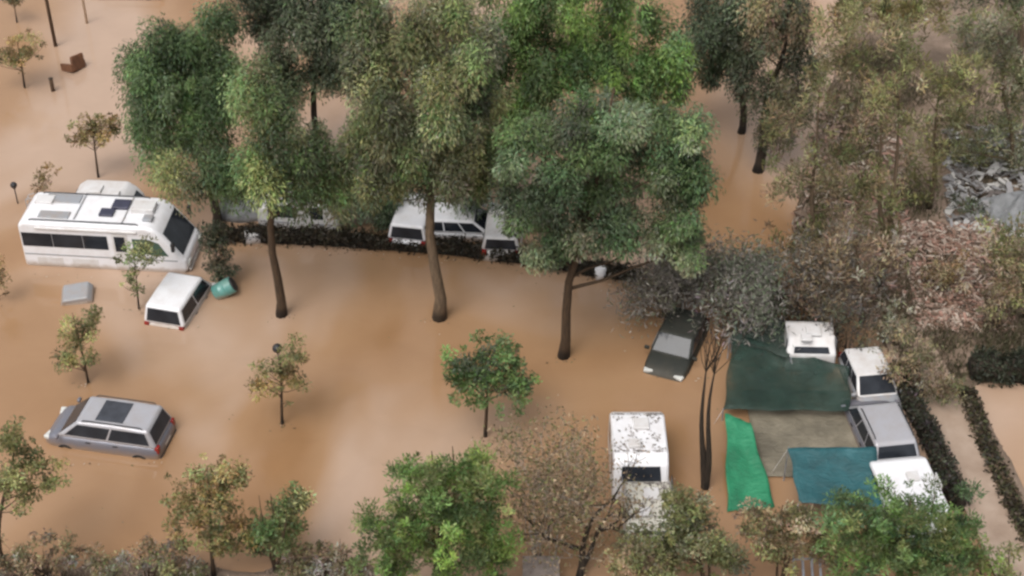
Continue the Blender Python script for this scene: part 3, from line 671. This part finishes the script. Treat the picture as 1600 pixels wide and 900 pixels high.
def car(name, label, pos, heading, L=4.6, W=1.82, H=1.65, belt=1.0, hood=1.05, tail=.12, wrake=.75, rrake=.25, paintm='silver', cat='car', group=None,
        z=None, pitch=0.0, roll=0.0, sunroof=False, rails=False, glass='glass', nwin=3, hoodz=None, roofmat=None, tilt=None):
    g = Vector((pos.x, pos.y, tz(pos.x, pos.y) if z is None else z)); r = empty(name, g); r.rotation_euler = (roll, pitch, heading); tag(r, label, cat, group)
    hz = hoodz or belt - .02; hw = W / 2; st = []
    prof = [(-L / 2, .42, belt - .25, .80), (-L / 2 + .05, .30, belt - .06, .92), (-L / 2 + .22, .24, belt + .0, .98), (-L * .25, .22, belt + .01, 1.0), (0, .22, belt, 1.0), (L / 2 - hood, .22, belt, .99),
            (L / 2 - hood * .55, .23, hz - .07, .985), (L / 2 - .26, .25, hz - .17, .94), (L / 2 - .07, .30, hz - .30, .85), (L / 2, .40, hz - .45, .74)]
    for x, zb, zt, k in prof:
        w_ = hw * k; h_ = zt - zb
        half = [(.80, 0), (.97, .12), (1.0, .38), (1.0, .62), (.975, .84), (.90, .96), (.60, 1.0)]
        st.append([(x, w_ * a_, zb + h_ * b_) for a_, b_ in half] + [(x, -w_ * a_, zb + h_ * b_) for a_, b_ in reversed(half)])
    MB().loft(st).build('body', M[paintm], r, smooth=True, sub=2)
    xr, xf = -L / 2 + tail, L / 2 - hood + .15; zb, zt = belt - .06, H
    wb, wt = hw * .96, hw * .80
    b0 = [(xr, -wb, zb), (xf, -wb, zb), (xf, wb, zb), (xr, wb, zb)]; t0 = [(xr + rrake, -wt, zt - .03), (xf - wrake, -wt, zt - .02), (xf - wrake, wt, zt - .02), (xr + rrake, wt, zt - .03)]
    xm = (xr + rrake + xf - wrake) / 2
    cb = MB(); cb.v = b0 + t0 + [(xm, -wt, zt + .02), (xm, wt, zt + .02)]
    cb.f = [(3, 2, 1, 0), (4, 8, 9, 7), (8, 5, 6, 9), (0, 1, 5, 8, 4), (2, 3, 7, 9, 6), (1, 2, 6, 5), (3, 0, 4, 7)]
    cb.build('cabin', M[roofmat or paintm], r, bevel=.11, seg=4)
    sideN = [b0[0], b0[1], t0[1], t0[0]]; sideP = [b0[2], b0[3], t0[3], t0[2]]
    fr = [b0[1], b0[2], t0[2], t0[1]]; re = [b0[3], b0[0], t0[0], t0[3]]
    def P(q, ua, ub, va, vb, nm, mt): return pane(r, nm, [lerp4(q, ua, va), lerp4(q, ub, va), lerp4(q, ub, vb), lerp4(q, ua, vb)], M[mt], .012, .02)
    P(fr, .06, .94, .14, .93, 'windscreen', glass); P(re, .08, .92, .16, .86, 'rear_window', glass)
    e = [.04 + (.92 * i / nwin) for i in range(nwin + 1)]
    for q, flip in ((sideN, False), (sideP, True)):
        for i in range(nwin):
            ua, ub = e[i] + .012, e[i + 1] - .012
            if flip: ua, ub = 1 - ub, 1 - ua
            P(q, ua, ub, .20, .86, 'side_window', glass)
    if sunroof:
        a = MB().box((xm + .18, 0, zt + .022), (1.05, wt * 1.45, .03)); a.build('sunroof', M['sunroof'], r, bevel=.012)
    if rails:
        for s in (-1, 1): MB().tube([(xr + rrake + .2, s * wt * .93, zt), (xr + rrake + .3, s * wt * .93, zt + .06), (xf - wrake - .3, s * wt * .93, zt + .06), (xf - wrake - .2, s * wt * .93, zt)], .022, 6).build('roof_rail', M['black'], r)
    for s in (-1, 1):
        MB().box((L / 2 - .17, s * hw * .70, hz - .30), (.22, .36, .13), Matrix.Rotation(-s * .25, 3, 'Z')).build('headlight', M['lamp'], r, bevel=.03)
        MB().box((-L / 2 + .10, s * hw * .80, belt - .16), (.16, .2, .30)).build('tail_light', M['red'], r, bevel=.02)
        MB().box((xf - .12, s * (hw + .09), belt + .06), (.12, .2, .13)).build('wing_mirror', M[paintm], r, bevel=.03)
        for i in (0, 1): MB().box((.45 - i * 1.05, s * (hw * .995), belt - .14), (.18, .03, .03)).build('door_handle', M['black'], r)
        for x in (L / 2 - .85, -L / 2 + .8): wheel(r, x, s * (hw - .1))
    MB().box((L / 2 - .03, 0, .38), (.12, W * .84, .14)).build('bumper', M['black'], r, bevel=.03)
    MB().box((-L / 2 + .03, 0, .42), (.12, W * .86, .14)).build('bumper', M['black'], r, bevel=.03)
    MB().box((-L / 2 + .012, 0, .66), (.03, .50, .11)).build('number_plate', M['offwhite'], r)
    return r

car('minivan', 'silver minivan with dark glass sunroof standing in brown water', at(166, 706) + Vector((0, .85, 0)), math.radians(169), L=4.5, W=1.86, H=1.70, belt=1.02, hood=.72, wrake=.85, rrake=.3, tail=.08, hoodz=1.06, nwin=2, z=-.47, paintm='silver_dark', roofmat='silver', sunroof=True, rails=True, cat='minivan', group='passenger cars caught in the flood')
car('small_van', 'small white van sunk deep beside the nose of the motorhome', at(282, 458, .4), math.radians(76), L=3.6, W=1.85, H=1.85, belt=1.05, hood=.75, wrake=.6, rrake=.12, tail=.05, paintm='white', cat='van', group='passenger cars caught in the flood', nwin=2, z=-.9)
car('hatchback', 'half-sunk dark green car under the grey feathery tree', at(1060, 572) + Vector((0, 1.0, 0)), math.radians(248), L=3.7, W=1.75, H=1.48, belt=.95, paintm='darkcar', cat='car', group='passenger cars caught in the flood')
car('hatchback', 'white car with dark window behind the long hedge', at(728, 378) + Vector((0, .9, 0)), math.radians(-4), L=4.0, W=1.72, H=1.5, belt=.95, paintm='white', cat='car', group='cars behind the hedge')
car('small_van', 'white van under the drooping foliage beside the middle trunk', at(650, 372) + Vector((0, 1.1, 0)), math.radians(80), L=4.1, W=1.8, H=1.72, belt=1.05, hood=.8, rrake=.12, paintm='white', cat='van', group='cars behind the hedge', nwin=2)
car('small_van', 'pale lilac-white van end at the hedge beside the white car', at(787, 400) + Vector((0, 1.6, 0)), math.radians(86), L=4.0, W=1.7, H=1.65, belt=1.05, hood=.8, rrake=.08, paintm='offwhite', cat='van', group='cars behind the hedge', nwin=2)
car('hatchback', 'silver-grey car with dark windscreen at the head of the parked row', at(1364, 583, .8), math.radians(277), L=3.6, W=1.7, H=1.45, belt=.95, paintm='grey', roofmat='offwhite', cat='car', group='row of vehicles beside the track')
car('estate_car', 'silver-grey estate car with dark rear window between white van and silver-grey car', at(1380, 648, 1.1), math.radians(98), L=4.2, W=1.9, H=1.65, belt=.98, hood=.9, rrake=.55, paintm='silver_dark', roofmat='silver', cat='car', group='row of vehicles beside the track', rails=True)
car('estate_car', 'dark purple car cut off by the top edge of the picture', at(200, -12), math.radians(178), L=4.2, W=1.75, H=1.5, paintm='blackcar', cat='car', group='passenger cars caught in the flood')

def box_vehicle(name, label, pos, heading, L, W, prof, mat, cat, group, z=None, bevel=.16):
    g = Vector((pos.x, pos.y, tz(pos.x, pos.y) if z is None else z)); r = empty(name, g, heading); tag(r, label, cat, group)
    MB().prism(prof, -W / 2, W / 2).build('body', M[mat], r, bevel=bevel, seg=3)
    return r

def side_panel(r, nm, x0, x1, z0, z1, W, s, mat, off=.012):
    y = s * W / 2; p = [(x0, y, z0), (x1, y, z0), (x1, y, z1), (x0, y, z1)]
    if s > 0: p = p[::-1]
    return pane(r, nm, p, M[mat], off, off + .01)
def end_panel(r, nm, x, y0, y1, z0, z1, s, mat, off=.012):
    p = [(x, y0, z0), (x, y1, z0), (x, y1, z1), (x, y0, z1)]
    if s < 0: p = p[::-1]
    return pane(r, nm, p, M[mat], off, off + .01)

# white motorhome, front to +x
Lm, Wm, Hm = 7.0, 2.3, 2.8; h = Lm / 2
mprof = [(-h, .45), (h - .15, .45), (h, .75), (h, 1.25), (h - .15, 1.35), (h - .95, 2.45), (h - 1.25, 2.72), (h - 1.6, Hm), (-h + .25, Hm), (-h, Hm - .2)]
m = box_vehicle('motorhome', 'large white motorhome with black window band and dark sloping windscreen', at(171, 421) + Vector((0, 1.15, 0)), math.radians(-5), Lm, Wm, mprof, 'white', 'motorhome', None)
a, b = Vector((h - .15, 0, 1.35)), Vector((h - .95, 0, 2.45)); hwm = Wm / 2 - .16
pane(m, 'windscreen', [a.lerp(b, .05) + Vector((0, -hwm, 0)), a.lerp(b, .05) + Vector((0, hwm, 0)), a.lerp(b, .97) + Vector((0, hwm * .95, 0)), a.lerp(b, .97) + Vector((0, -hwm * .95, 0))], M['glass'], .012, .03)
for s in (-1, 1):
    for x0, x1 in ((-h + .12, -h + 1.4), (-h + 1.42, -h + 2.7), (-h + 2.72, -h + 3.75)): side_panel(m, 'side_window', x0, x1, 1.60, 2.28, Wm, s, 'glass')
    d = side_panel(m, 'door', -h + 3.95, -h + 4.6, .62, 2.45, Wm, s, 'offwhite', .02)
    pane(d, 'door_window', [(-h + 4.05, s * (Wm / 2 + .02), 1.55), (-h + 4.5, s * (Wm / 2 + .02), 1.55), (-h + 4.5, s * (Wm / 2 + .02), 2.3), (-h + 4.05, s * (Wm / 2 + .02), 2.3)][::(1 if s < 0 else -1)], M['glass'], .012, .02)
    pane(m, 'cab_window', [(h - 2.2, s * Wm / 2, 1.5), (h - .75, s * Wm / 2, 1.42), (h - 1.1, s * Wm / 2, 2.05), (h - 1.5, s * Wm / 2, 2.22), (h - 2.2, s * Wm / 2, 2.22)][::(1 if s < 0 else -1)], M['glass_reflection'], .012, .02)
    side_panel(m, 'skirt_stripe', -h + .1, h - .4, 1.16, 1.22, Wm, s, 'grey', .008)
    side_panel(m, 'locker_door', -h + .6, -h + 1.7, .60, 1.05, Wm, s, 'offwhite', .010); side_panel(m, 'locker_door', -h + 2.1, -h + 3.2, .60, 1.05, Wm, s, 'offwhite', .010)
    MB().box((h + .0, s * .85, 1.0), (.12, .34, .2)).build('headlight', M['lamp'], m, bevel=.03)
    MB().box((h - .45, s * (Wm / 2 + .2), 2.05), (.14, .18, .42)).build('wing_mirror', M['black'], m, bevel=.03)
    for x in (h - 1.2, -h + 1.9): wheel(m, x, s * (Wm / 2 - .14), .34, .22)
MB().box((-.6, -Wm / 2 - .03, 2.56), (4.3, .09, .10)).build('awning_case', M['offwhite'], m, bevel=.03)
MB().box((h + .01, 0, .62), (.14, Wm * .86, .2)).build('bumper', M['offwhite'], m, bevel=.05)
for nm, x, y, sx, sy, hh, mt in (('roof_hatch', -h + .75, .45, .75, .55, .12, 'offwhite'), ('solar_panel', -h + 1.5, .62, 1.5, .62, .06, 'grey'), ('solar_panel', -h + 1.45, -.55, 1.3, .5, .06, 'grey'),
                                 ('skylight', .55, .35, .72, .62, .14, 'panel'), ('skylight', .1, -.25, .6, .5, .12, 'panel'), ('air_conditioner', 1.55, .2, .95, .7, .22, 'offwhite'), ('roof_vent', 1.9, -.5, .4, .4, .12, 'grey')):
    MB().box((x, y, Hm + hh / 2 - .01), (sx, sy, hh)).build(nm, M[mt], m, bevel=.03)
for y_ in (.98, -.98): MB().tube([(-h + .5, y_, Hm + .0), (-h + .6, y_, Hm + .06), (h - 2.0, y_, Hm + .06), (h - 1.9, y_, Hm)], .025, 6).build('roof_rail', M['black'], m)
MB().box((-h + 2.35, .15, Hm + .03), (.05, 1.9, .04)).build('roof_seam', M['grey'], m)
MB().box((h - 2.6, 0, Hm + .02), (.05, 1.9, .04)).build('roof_seam', M['grey'], m)
MB().tube([(-h - .03, .5, 1.0), (-h - .14, .5, 1.1), (-h - .14, .5, 2.75), (-h + .15, .5, 2.86)], .02, 6).build('ladder_rail', M['chrome'], m)
MB().tube([(-h - .03, .85, 1.0), (-h - .14, .85, 1.1), (-h - .14, .85, 2.75), (-h + .15, .85, 2.86)], .02, 6).build('ladder_rail', M['chrome'], m)
for i in range(6): MB().tube([(-h - .14, .5, 1.2 + i * .3), (-h - .14, .85, 1.2 + i * .3)], .016, 6).build('ladder_rung', M['chrome'], m)

def caravan(label, pos, heading, L=5.0, W=2.1, H=2.5, mat='white', group='caravans of the campsite', litter=0, z=None, name='caravan', cat='caravan'):
    h = L / 2; prof = [(-h + .15, .4), (h - .15, .4), (h, .8), (h - .05, 1.5), (h - .35, H - .25), (h - .7, H), (-h + .5, H), (-h + .12, H - .25), (-h, 1.4), (-h, .8)]
    r = box_vehicle(name, label, pos, heading, L, W, prof, mat, cat, group, z, .12)
    for s in (-1, 1):
        side_panel(r, 'side_window', -h + .5, -h + 1.7, 1.35, 1.95, W, s, 'glass'); side_panel(r, 'side_window', h - 1.8, h - .7, 1.35, 1.95, W, s, 'glass')
        wheel(r, -.1, s * (W / 2 - .12), .31, .2)
        side_panel(r, 'trim_stripe', -h + .25, h - .3, 1.05, 1.11, W, s, 'grey', .008)
    side_panel(r, 'door', -.1, .55, .55, 2.2, W, -1, 'offwhite', .016)
    f0, f1 = Vector((h - .05, 0, 1.5)), Vector((h - .35, 0, H - .25))
    pane(r, 'front_window', [f0.lerp(f1, .1) + Vector((0, -W * .36, 0)), f0.lerp(f1, .1) + Vector((0, W * .36, 0)), f0.lerp(f1, .9) + Vector((0, W * .34, 0)), f0.lerp(f1, .9) + Vector((0, -W * .34, 0))], M['glass'], .015, .03)
    r0, r1 = Vector((-h, 0, 1.4)), Vector((-h + .12, 0, H - .25))
    pane(r, 'rear_window', [r0.lerp(r1, .1) + Vector((0, W * .36, 0)), r0.lerp(r1, .1) + Vector((0, -W * .36, 0)), r0.lerp(r1, .85) + Vector((0, -W * .34, 0)), r0.lerp(r1, .85) + Vector((0, W * .34, 0))], M['glass'], .015, .03)
    for x, y, sz in ((-h + 1.1, .1, .55), (.5, -.2, .42)): MB().box((x, y, H + .05), (sz, sz, .12)).build('roof_hatch', M['offwhite'], r, bevel=.03)
    MB().tube([(h - .1, .5, .45), (h + 1.0, 0, .45), (h - .1, -.5, .45)], .04, 6).build('tow_bar', M['metal'], r)
    if litter:
        n = litter; cl = rng.random((26, 2)); P = np.zeros((n, 3)); k = rng.integers(26, size=n)
        P[:, 0] = np.clip((cl[k, 0] - .5) * L * .85 + rng.normal(size=n) * .22, -h + .55, h - .75); P[:, 1] = np.clip((cl[k, 1] - .5) * W * .9 + rng.normal(size=n) * .14, -W * .46, W * .46); P[:, 2] = H + .02 + rng.random(n) * .04
        Nn = unit(n) * .35; Nn[:, 2] += 1; D = unit(n); D[:, 2] *= .15
        C = np.array([(.16, .14, .125), (.25, .22, .2), (.36, .33, .31)])[rng.integers(3, size=n)]
        tag(link_mesh('leaf_litter', leaf_mesh('leaf_litter', P, D, Nn, .06 + .10 * rng.random(n), .03 + .05 * rng.random(n), C), M['dry'], r), kind='stuff')
    return r

caravan('white caravan with leaf-strewn roof standing at the edge of the open water', at(999, 679, 1.8), math.radians(270), 3.2, 1.95, 2.35, 'white', litter=240)
caravan('second white caravan half hidden by bare branches below the leaf-strewn one', at(1014, 786, 1.05), math.radians(271), 2.9, 1.7, 1.6, 'cream', litter=300)
caravan('lilac-grey caravan behind the motorhome', at(163, 299, 1.6), math.radians(-4), 3.0, 1.9, 2.15, 'offwhite')
caravan('long white caravan roof under the olive tree at the hedge', at(470, 372) + Vector((0, 1.4, 0)), math.radians(-6), 3.6, 2.0, 1.95, 'offwhite')
caravan('white camper with dark front window on the far edge of the green net', at(1266, 516, 1.35), math.radians(268), 2.0, 1.9, 1.9, 'offwhite')
caravan('white box-bodied van lowest in the parked row behind the bottom right bush', at(1424, 765, 1.5), math.radians(97), 4.2, 2.05, 2.1, 'white', group='row of vehicles beside the track')

# ------------------------------------------------------------------ tarps, nets, tent
def sheet(name, parent, corners, mat, sag=.2, n=16, ripple=.04, g=None):
    q = [Vector(c) - g for c in corners]; mb = MB()
    for j in range(n + 1):
        for i in range(n + 1):
            u, v = i / n, j / n; p = lerp4(q, u, v)
            p.z -= sag * 4 * u * (1 - u) * 4 * v * (1 - v); p.z += ripple * math.sin(u * 9 + v * 5) * math.sin(v * 8)
            p += Vector((0.06 * math.sin(v * 11 + u * 4), .05 * math.sin(u * 13), 0)) * (ripple / .04)
            mb.v.append(tuple(p))
    for j in range(n):
        for i in range(n):
            k = j * (n + 1) + i; mb.f.append((k, k + 1, k + n + 2, k + n + 1))
    return mb.build(name, M[mat], parent, smooth=True, solid=.012)

def tarp_thing(name, label, corners, mat, cat, sag=.2, ripple=.05, poles=True, group='tarps and nets of the pitch', bottoms=None):
    c = sum((Vector(k) for k in corners), Vector()) / 4; g = Vector((c.x, c.y, 0)); r = empty(name, g); tag(r, label, cat, group)
    sheet('sheet', r, corners, mat, sag, ripple=ripple, g=g)
    if poles:
        for k in corners:
            k = Vector(k); zb = tz(k.x, k.y)
            MB().tube([(k.x - g.x, k.y - g.y, zb), (k.x - g.x, k.y - g.y, k.z + .04)], .025, 6).build('pole', M['metal'], r)
            o_ = (Vector((k.x, k.y, 0)) - g); o_ = o_.normalized() * .7
            MB().tube([(k.x - g.x, k.y - g.y, k.z), (k.x - g.x + o_.x, k.y - g.y + o_.y, zb)], .010, 4).build('rope', M['offwhite'], r)
    return r

tarp_thing('shade_net', 'large dark green shade net stretched over the pitch', [at(1130, 640, .55), at(1330, 642, .55), at(1325, 574, .75), at(1145, 520, 1.0)], 'net', 'shade net', .18, .03)
tarp_thing('shade_net', 'small grey-green net between the dark green net and the feathery trees', [at(1140, 530, 1.0), at(1236, 560, .9), at(1236, 505, 1.1), at(1165, 478, 1.15)], 'netpale', 'shade net', .15, .04)
tarp_thing('ground_mat', 'khaki ground mat between the bright green and teal tarps', [at(1190, 745, .06), at(1350, 745, .06), at(1340, 610, .06), at(1160, 610, .06)], 'khaki', 'mat', -.05, .02, poles=False)
tarp_thing('tarp', 'bright green tarp hanging upright beside the dark double trunk', [at(1136, 800, 0.05), at(1212, 792, 0.05), at(1172, 662, .9), at(1134, 645, 1.0)], 'greentarp', 'tarp', .08, .025, poles=False)
tarp_thing('tarp', 'teal blue tarp stretched beside the white box-bodied van', [at(1248, 786, 1.0), at(1380, 792, 1.1), at(1368, 698, 1.6), at(1232, 700, 1.6)], 'tealtarp', 'tarp', .15, .02)
# collapsed tents
def tent(label, pos, sx, sy, hh, rz=0.0):
    r = empty('tent', pos, rz); tag(r, label, 'tent', 'tarps and nets of the pitch')
    mb = MB(); n = 26; ph = random.random() * 6
    for j in range(n + 1):
        for i in range(n + 1):
            x, y = (i / n - .5) * sx, (j / n - .5) * sy; d = max(abs(x) / sx * 2, abs(y) / sy * 2)
            e = max(0.0, 1 - d)
            z = hh * e ** .7 + e * hh * (.16 * math.sin(x * 4 + y * 3 + ph) + .14 * math.sin(y * 6 - x * 3.4 + ph) + .10 * random.uniform(-1, 1)) - .05
            mb.v.append((x + .06 * math.sin(y * 5), y + .06 * math.sin(x * 4), z))
    for j in range(n):
        for i in range(n):
            k = j * (n + 1) + i; mb.f.append((k, k + 1, k + n + 2, k + n + 1))
    mb.build('canvas', M['greytarp'], r, smooth=True, solid=.012)
    for q in (-1, 1): MB().tube([(q * .14 * sx, 0, -.5), (q * .1 * sx, .1, hh * .9)], .02, 6).build('pole', M['metal'], r)
tent('collapsed grey-white tent under the olive tree behind the hedge', at(392, 335) + Vector((0, .6, 0)), 3.0, 2.4, 1.75)
tent('crumpled pale grey awning on the bank at the right edge', at(1590, 335) + Vector((0, 0, .15)), 3.0, 2.4, 1.0, .3)

# ------------------------------------------------------------------ small things
def small(name, label, px, cat, group=None, rz=0.0, z=0.0, tilt=(0, 0)):
    p = at(*px); r = empty(name, Vector((p.x, p.y, z)), rz); r.rotation_euler = (tilt[0], tilt[1], rz); return tag(r, label, cat, group)

def drum(r, rad, hgt, mat, lidmat, axis_z=True):
    pr = [(rad * .9, 0), (rad, .03), (rad, hgt * .32), (rad * 1.04, hgt * .34), (rad, hgt * .36), (rad, hgt * .64), (rad * 1.04, hgt * .66), (rad, hgt * .68), (rad, hgt - .03), (rad * .92, hgt)]
    MB().tube([(0, 0, z) for _, z in pr], [q for q, _ in pr], 20).build('barrel_body', M[mat], r, smooth=True)
    MB().tube([(0, 0, hgt + .003), (0, 0, hgt + .05)], [rad * .86, rad * .8], 18).build('lid', M[lidmat], r)

r = small('barrel', 'tipped teal plastic barrel with dark lid beside the small white van', (337, 462), 'barrel', z=.10, rz=math.radians(10), tilt=(0, math.radians(62))); drum(r, .36, .85, 'teal', 'black')
r = small('drum', 'small white drum in the water at the hedge beside the blue-green drooping tree', (938, 434), 'drum', z=-.25); drum(r, .24, .75, 'white', 'white')
r = small('cool_box', 'small white box at the hedge below the collapsed tent', (396, 377), 'box', z=-.2, rz=.2)
MB().box((0, 0, .3), (.62, .42, .6)).build('box_body', M['white'], r, bevel=.04); MB().box((0, 0, .64), (.66, .46, .07)).build('lid', M['offwhite'], r, bevel=.02); MB().tube([(-.3, -.24, .5), (-.25, -.3, .62), (.25, -.3, .62), (.3, -.24, .5)], .015, 6).build('handle', M['grey'], r)
r = small('trailer', 'small muddy white trailer box half sunk below the motorhome', (124, 462), 'trailer', z=-.7, rz=math.radians(8), tilt=(math.radians(6), math.radians(-5)))
MB().prism([(-.62, .35), (.62, .35), (.66, .8), (.5, 1.05), (-.5, 1.05), (-.66, .8)], -.5, .5).build('box_body', M['grey'], r, bevel=.06)
MB().box((0, 0, .3), (1.3, 1.0, .08)).build('chassis', M['metal'], r); MB().tube([(.6, 0, .32), (1.3, 0, .32)], .03, 6).build('tow_bar', M['metal'], r)
side_panel(r, 'side_panel', -.45, .45, .45, .85, 1.0, -1, 'offwhite', .012)
for s in (-1, 1): wheel(r, 0, s * .55, .25, .14)
r = small('chair', 'brown armchair afloat near the small post at the upper left', (116, 108), 'chair', z=-.35, rz=math.radians(150), tilt=(.15, .2))
MB().box((0, 0, .38), (.75, .75, .22)).build('seat', M['brownwood'], r, bevel=.05); MB().box((-.36, 0, .72), (.16, .8, .75)).build('backrest', M['brownwood'], r, bevel=.05)
for s in (-1, 1): MB().box((0, s * .42, .52), (.78, .14, .4)).build('armrest', M['brownwood'], r, bevel=.04)
MB().box((.05, 0, .53), (.55, .58, .1)).build('cushion', M['palewood'], r, bevel=.04)
def post(label, px, hgt, rad, mat='postwood', group='posts standing in the water', globe=0, lean=(0, 0)):
    r = small('post' if not globe else 'lamp_post', label, px, 'post' if not globe else 'lamp', group, z=tz(at(*px).x, at(*px).y)); r.rotation_euler = (lean[0], lean[1], 0)
    MB().tube([(0, 0, 0), (0, 0, hgt * .9), (0, 0, hgt)], [rad, rad * .9, rad * .7], 8).build('shaft', M[mat], r, smooth=True)
    if globe:
        mb = MB(); k = 7; mb.tube([(0, 0, hgt + globe * (1 - math.cos(math.pi * i / k))) for i in range(k + 1)], [max(.01, globe * math.sin(math.pi * i / k)) for i in range(k + 1)], 12)
        mb.build('lamp_head', M['black'], r, smooth=True); MB().tube([(0, 0, hgt - .05), (0, 0, hgt + .06)], [.05, .08], 8).build('collar', M['black'], r)
    else: MB().tube([(0, 0, hgt - .02), (0, 0, hgt + .03)], [rad * 1.15, rad * .5], 8).build('cap', M['bark_dark'], r)
post('short brown post standing below the floating chair', (83, 142), 1.25, .11)
post('tall slim brown pole at the top left', (87, 72), 4.6, .10, lean=(0, -.0))
post('faint slim pole at the top edge', (136, 36), 3.2, .07, 'palewood')
post('black-headed lamp post behind the small round olive tree', (438, 585), 1.7, .03, 'black', 'lamp posts of the campsite', .19)
post('black-headed lamp post at the rear corner of the motorhome', (28, 318), 1.4, .03, 'black', 'lamp posts of the campsite', .15)
r = small('concrete_block', 'pinkish concrete block beside the bare forked tree at the bottom', (845, 912), 'block', z=-.4)
MB().box((0, 0, .55), (1.15, 1.0, 1.1)).build('block_body', M['concrete'], r, bevel=.03); MB().box((0, 0, 1.14), (1.22, 1.06, .09)).build('cap', M['concrete'], r, bevel=.02)
r = small('metal_poles', 'grey metal frame of leaning tubes beside the bottom right bush', (1265, 930), 'frame', z=0)
for i, x in enumerate((-.42, -.12, .18, .46)): MB().tube([(x, -.4 + .1 * i, -.4), (x - .2, .9, 1.55)], .045, 8).build('tube', M['metal'], r)
for k in (.35, .75): MB().tube([(-.42 - .2 * k, -.4 + 1.3 * k, -.38 + 1.95 * k), (.46 - .2 * k, -.1 + 1.0 * k, -.38 + 1.95 * k)], .03, 6).build('crossbar', M['metal'], r)

# ------------------------------------------------------------------ loose matter
def scatter_sticks(name, label, px_poly, n, cols, lo, hi, mound=0.5, wide=1.0):
    mb = MB(); a, b, c, d = [at(*p) for p in px_poly]; cen = (a + b + c + d) / 4; P = []
    me_cols = []
    for i in range(n):
        u, v = random.random(), random.random(); p = a.lerp(b, u).lerp(d.lerp(c, u), v)
        e = 1 - max(abs(u - .5), abs(v - .5)) * 2
        z = tz(p.x, p.y) + .03 + random.random() * mound * e
        L = random.uniform(lo, hi); yaw = random.uniform(0, math.pi); R = Matrix.Rotation(yaw, 3, 'Z') @ Matrix.Rotation(random.gauss(0, .35), 3, 'Y')
        k = len(mb.v); wdt = random.uniform(.02, .14) * min(1, L * 2) * wide; mb.box((p.x, p.y, z + .05), (L, wdt, random.uniform(.02, .06)), R)
        me_cols += [random.choice(cols)] * 8
    me = mb.mesh(name); at_ = me.attributes.new('leaf_colour', 'FLOAT_COLOR', 'POINT')
    at_.data.foreach_set('color', np.array([(*c, 1) for c in me_cols], np.float32).ravel())
    return tag(link_mesh(name, me, M['dry']), label, None, None, 'stuff')
PALE = [(.42, .33, .27), (.5, .42, .35), (.32, .22, .17), (.22, .13, .09), (.38, .22, .17), (.16, .11, .08)]
o = scatter_sticks('debris', 'heap of pale broken wood and litter washed up on the right bank', [(1435, 525), (1585, 525), (1570, 355), (1400, 355)], 3000, PALE, .10, .55, .5); o['category'] = 'debris'
o = scatter_sticks('debris', 'scattered pale sticks and litter under the thin brownish trees', [(1240, 500), (1420, 500), (1420, 180), (1240, 140)], 1500, [c_ for c_ in PALE[2:]] + [(.3, .25, .2), (.45, .38, .32)], .12, .6, .2); o['category'] = 'debris'
o = scatter_sticks('debris', 'broken pale grey boards and sheets strewn on the grey ground at upper right', [(1480, 375), (1640, 375), (1640, 205), (1480, 205)], 520, [(.27, .26, .26), (.38, .37, .36), (.2, .19, .185), (.5, .48, .45), (.13, .11, .10)], .15, 1.0, .5, 2.4); o['category'] = 'debris'
# dry grass on the near bank and bank grass
def grass(name, label, fn, n, cols, hgt):
    P = []; 
    while len(P) < n:
        p = fn(); z = tz(p.x, p.y)
        if z > .0: P.append((p.x, p.y, z))
    P = np.array(P); k = len(P); D = unit(k) * .5; D[:, 2] = .5 + rng.random(k) * .6; Ln = hgt * (.4 + .9 * rng.random(k)); P[:, 2] += Ln * .3
    Nn = unit(k); Nn[:, 2] *= .3
    C = np.array(cols)[rng.integers(len(cols), size=k)] * np.exp(rng.normal(size=(k, 1)) * .3)
    return tag(link_mesh(name, leaf_mesh(name, P, D, Nn, Ln, .03 + .03 * rng.random(k), C), M['leaf']), label, 'grass', None, 'stuff')
clumpc = [(random.uniform(-60, 560), random.uniform(850, 960)) for _ in range(30)]
def near_bank():
    c = random.choice(clumpc); return at(c[0] + random.gauss(0, 22), c[1] + random.gauss(0, 10))
grass('dry_grass', 'dull dry grass on the muddy near bank', near_bank, 6000, [(.26, .2, .15), (.32, .25, .2), (.15, .13, .08), (.2, .155, .12)], .28)
cl2 = [(random.uniform(1240, 1640), random.uniform(60, 590)) for _ in range(80)]
def far_bank():
    c = random.choice(cl2); return at(c[0] + random.gauss(0, 20), c[1] + random.gauss(0, 12))
grass('bank_grass', 'brown-olive undergrowth on the right bank under thin trees', far_bank, 26000, [(.12, .105, .06), (.16, .125, .085), (.085, .085, .042), (.2, .16, .12)], .4)


# flecks of leaves and foam drifting on the water round trunks, cars and along the hedge
fl = []
spots = [(438, 492, 14), (685, 497, 14), (879, 557, 14), (440, 662, 10), (757, 682, 12), (137, 598, 10), (170, 722, 60), (170, 428, 90), (280, 505, 26), (124, 465, 20), (1000, 740, 40), (1060, 588, 40), (1100, 762, 16), (216, 482, 10)]
for u, v, sp_ in spots:
    for _ in range(12): fl.append((u + random.gauss(0, sp_), v + abs(random.gauss(0, 5))))
for _ in range(140):
    t = random.random(); fl.append((335 + 660 * t, 380 + 62 * t ** 1.6 + abs(random.gauss(0, 5))))
for _ in range(40): fl.append((random.uniform(0, 1150), random.uniform(420, 880)))
P = np.array([list(at(u, v, .012)) for u, v in fl]); k = len(P); D = unit(k); D[:, 2] = 0; Nn = np.zeros((k, 3)); Nn[:, 2] = 1
C = np.array([(.10, .065, .035), (.16, .11, .06), (.42, .34, .27), (.08, .085, .03)])[rng.integers(4, size=k)]
tag(link_mesh('floating_debris', leaf_mesh('floating_debris', P, D, Nn, .05 + .10 * rng.random(k), .03 + .04 * rng.random(k), C), M['dry']), 'leaves and foam flecks drifting on the brown water', 'debris', None, 'stuff')
#print('LEAVES', sum(len(m_.polygons) for m_ in bpy.data.meshes))
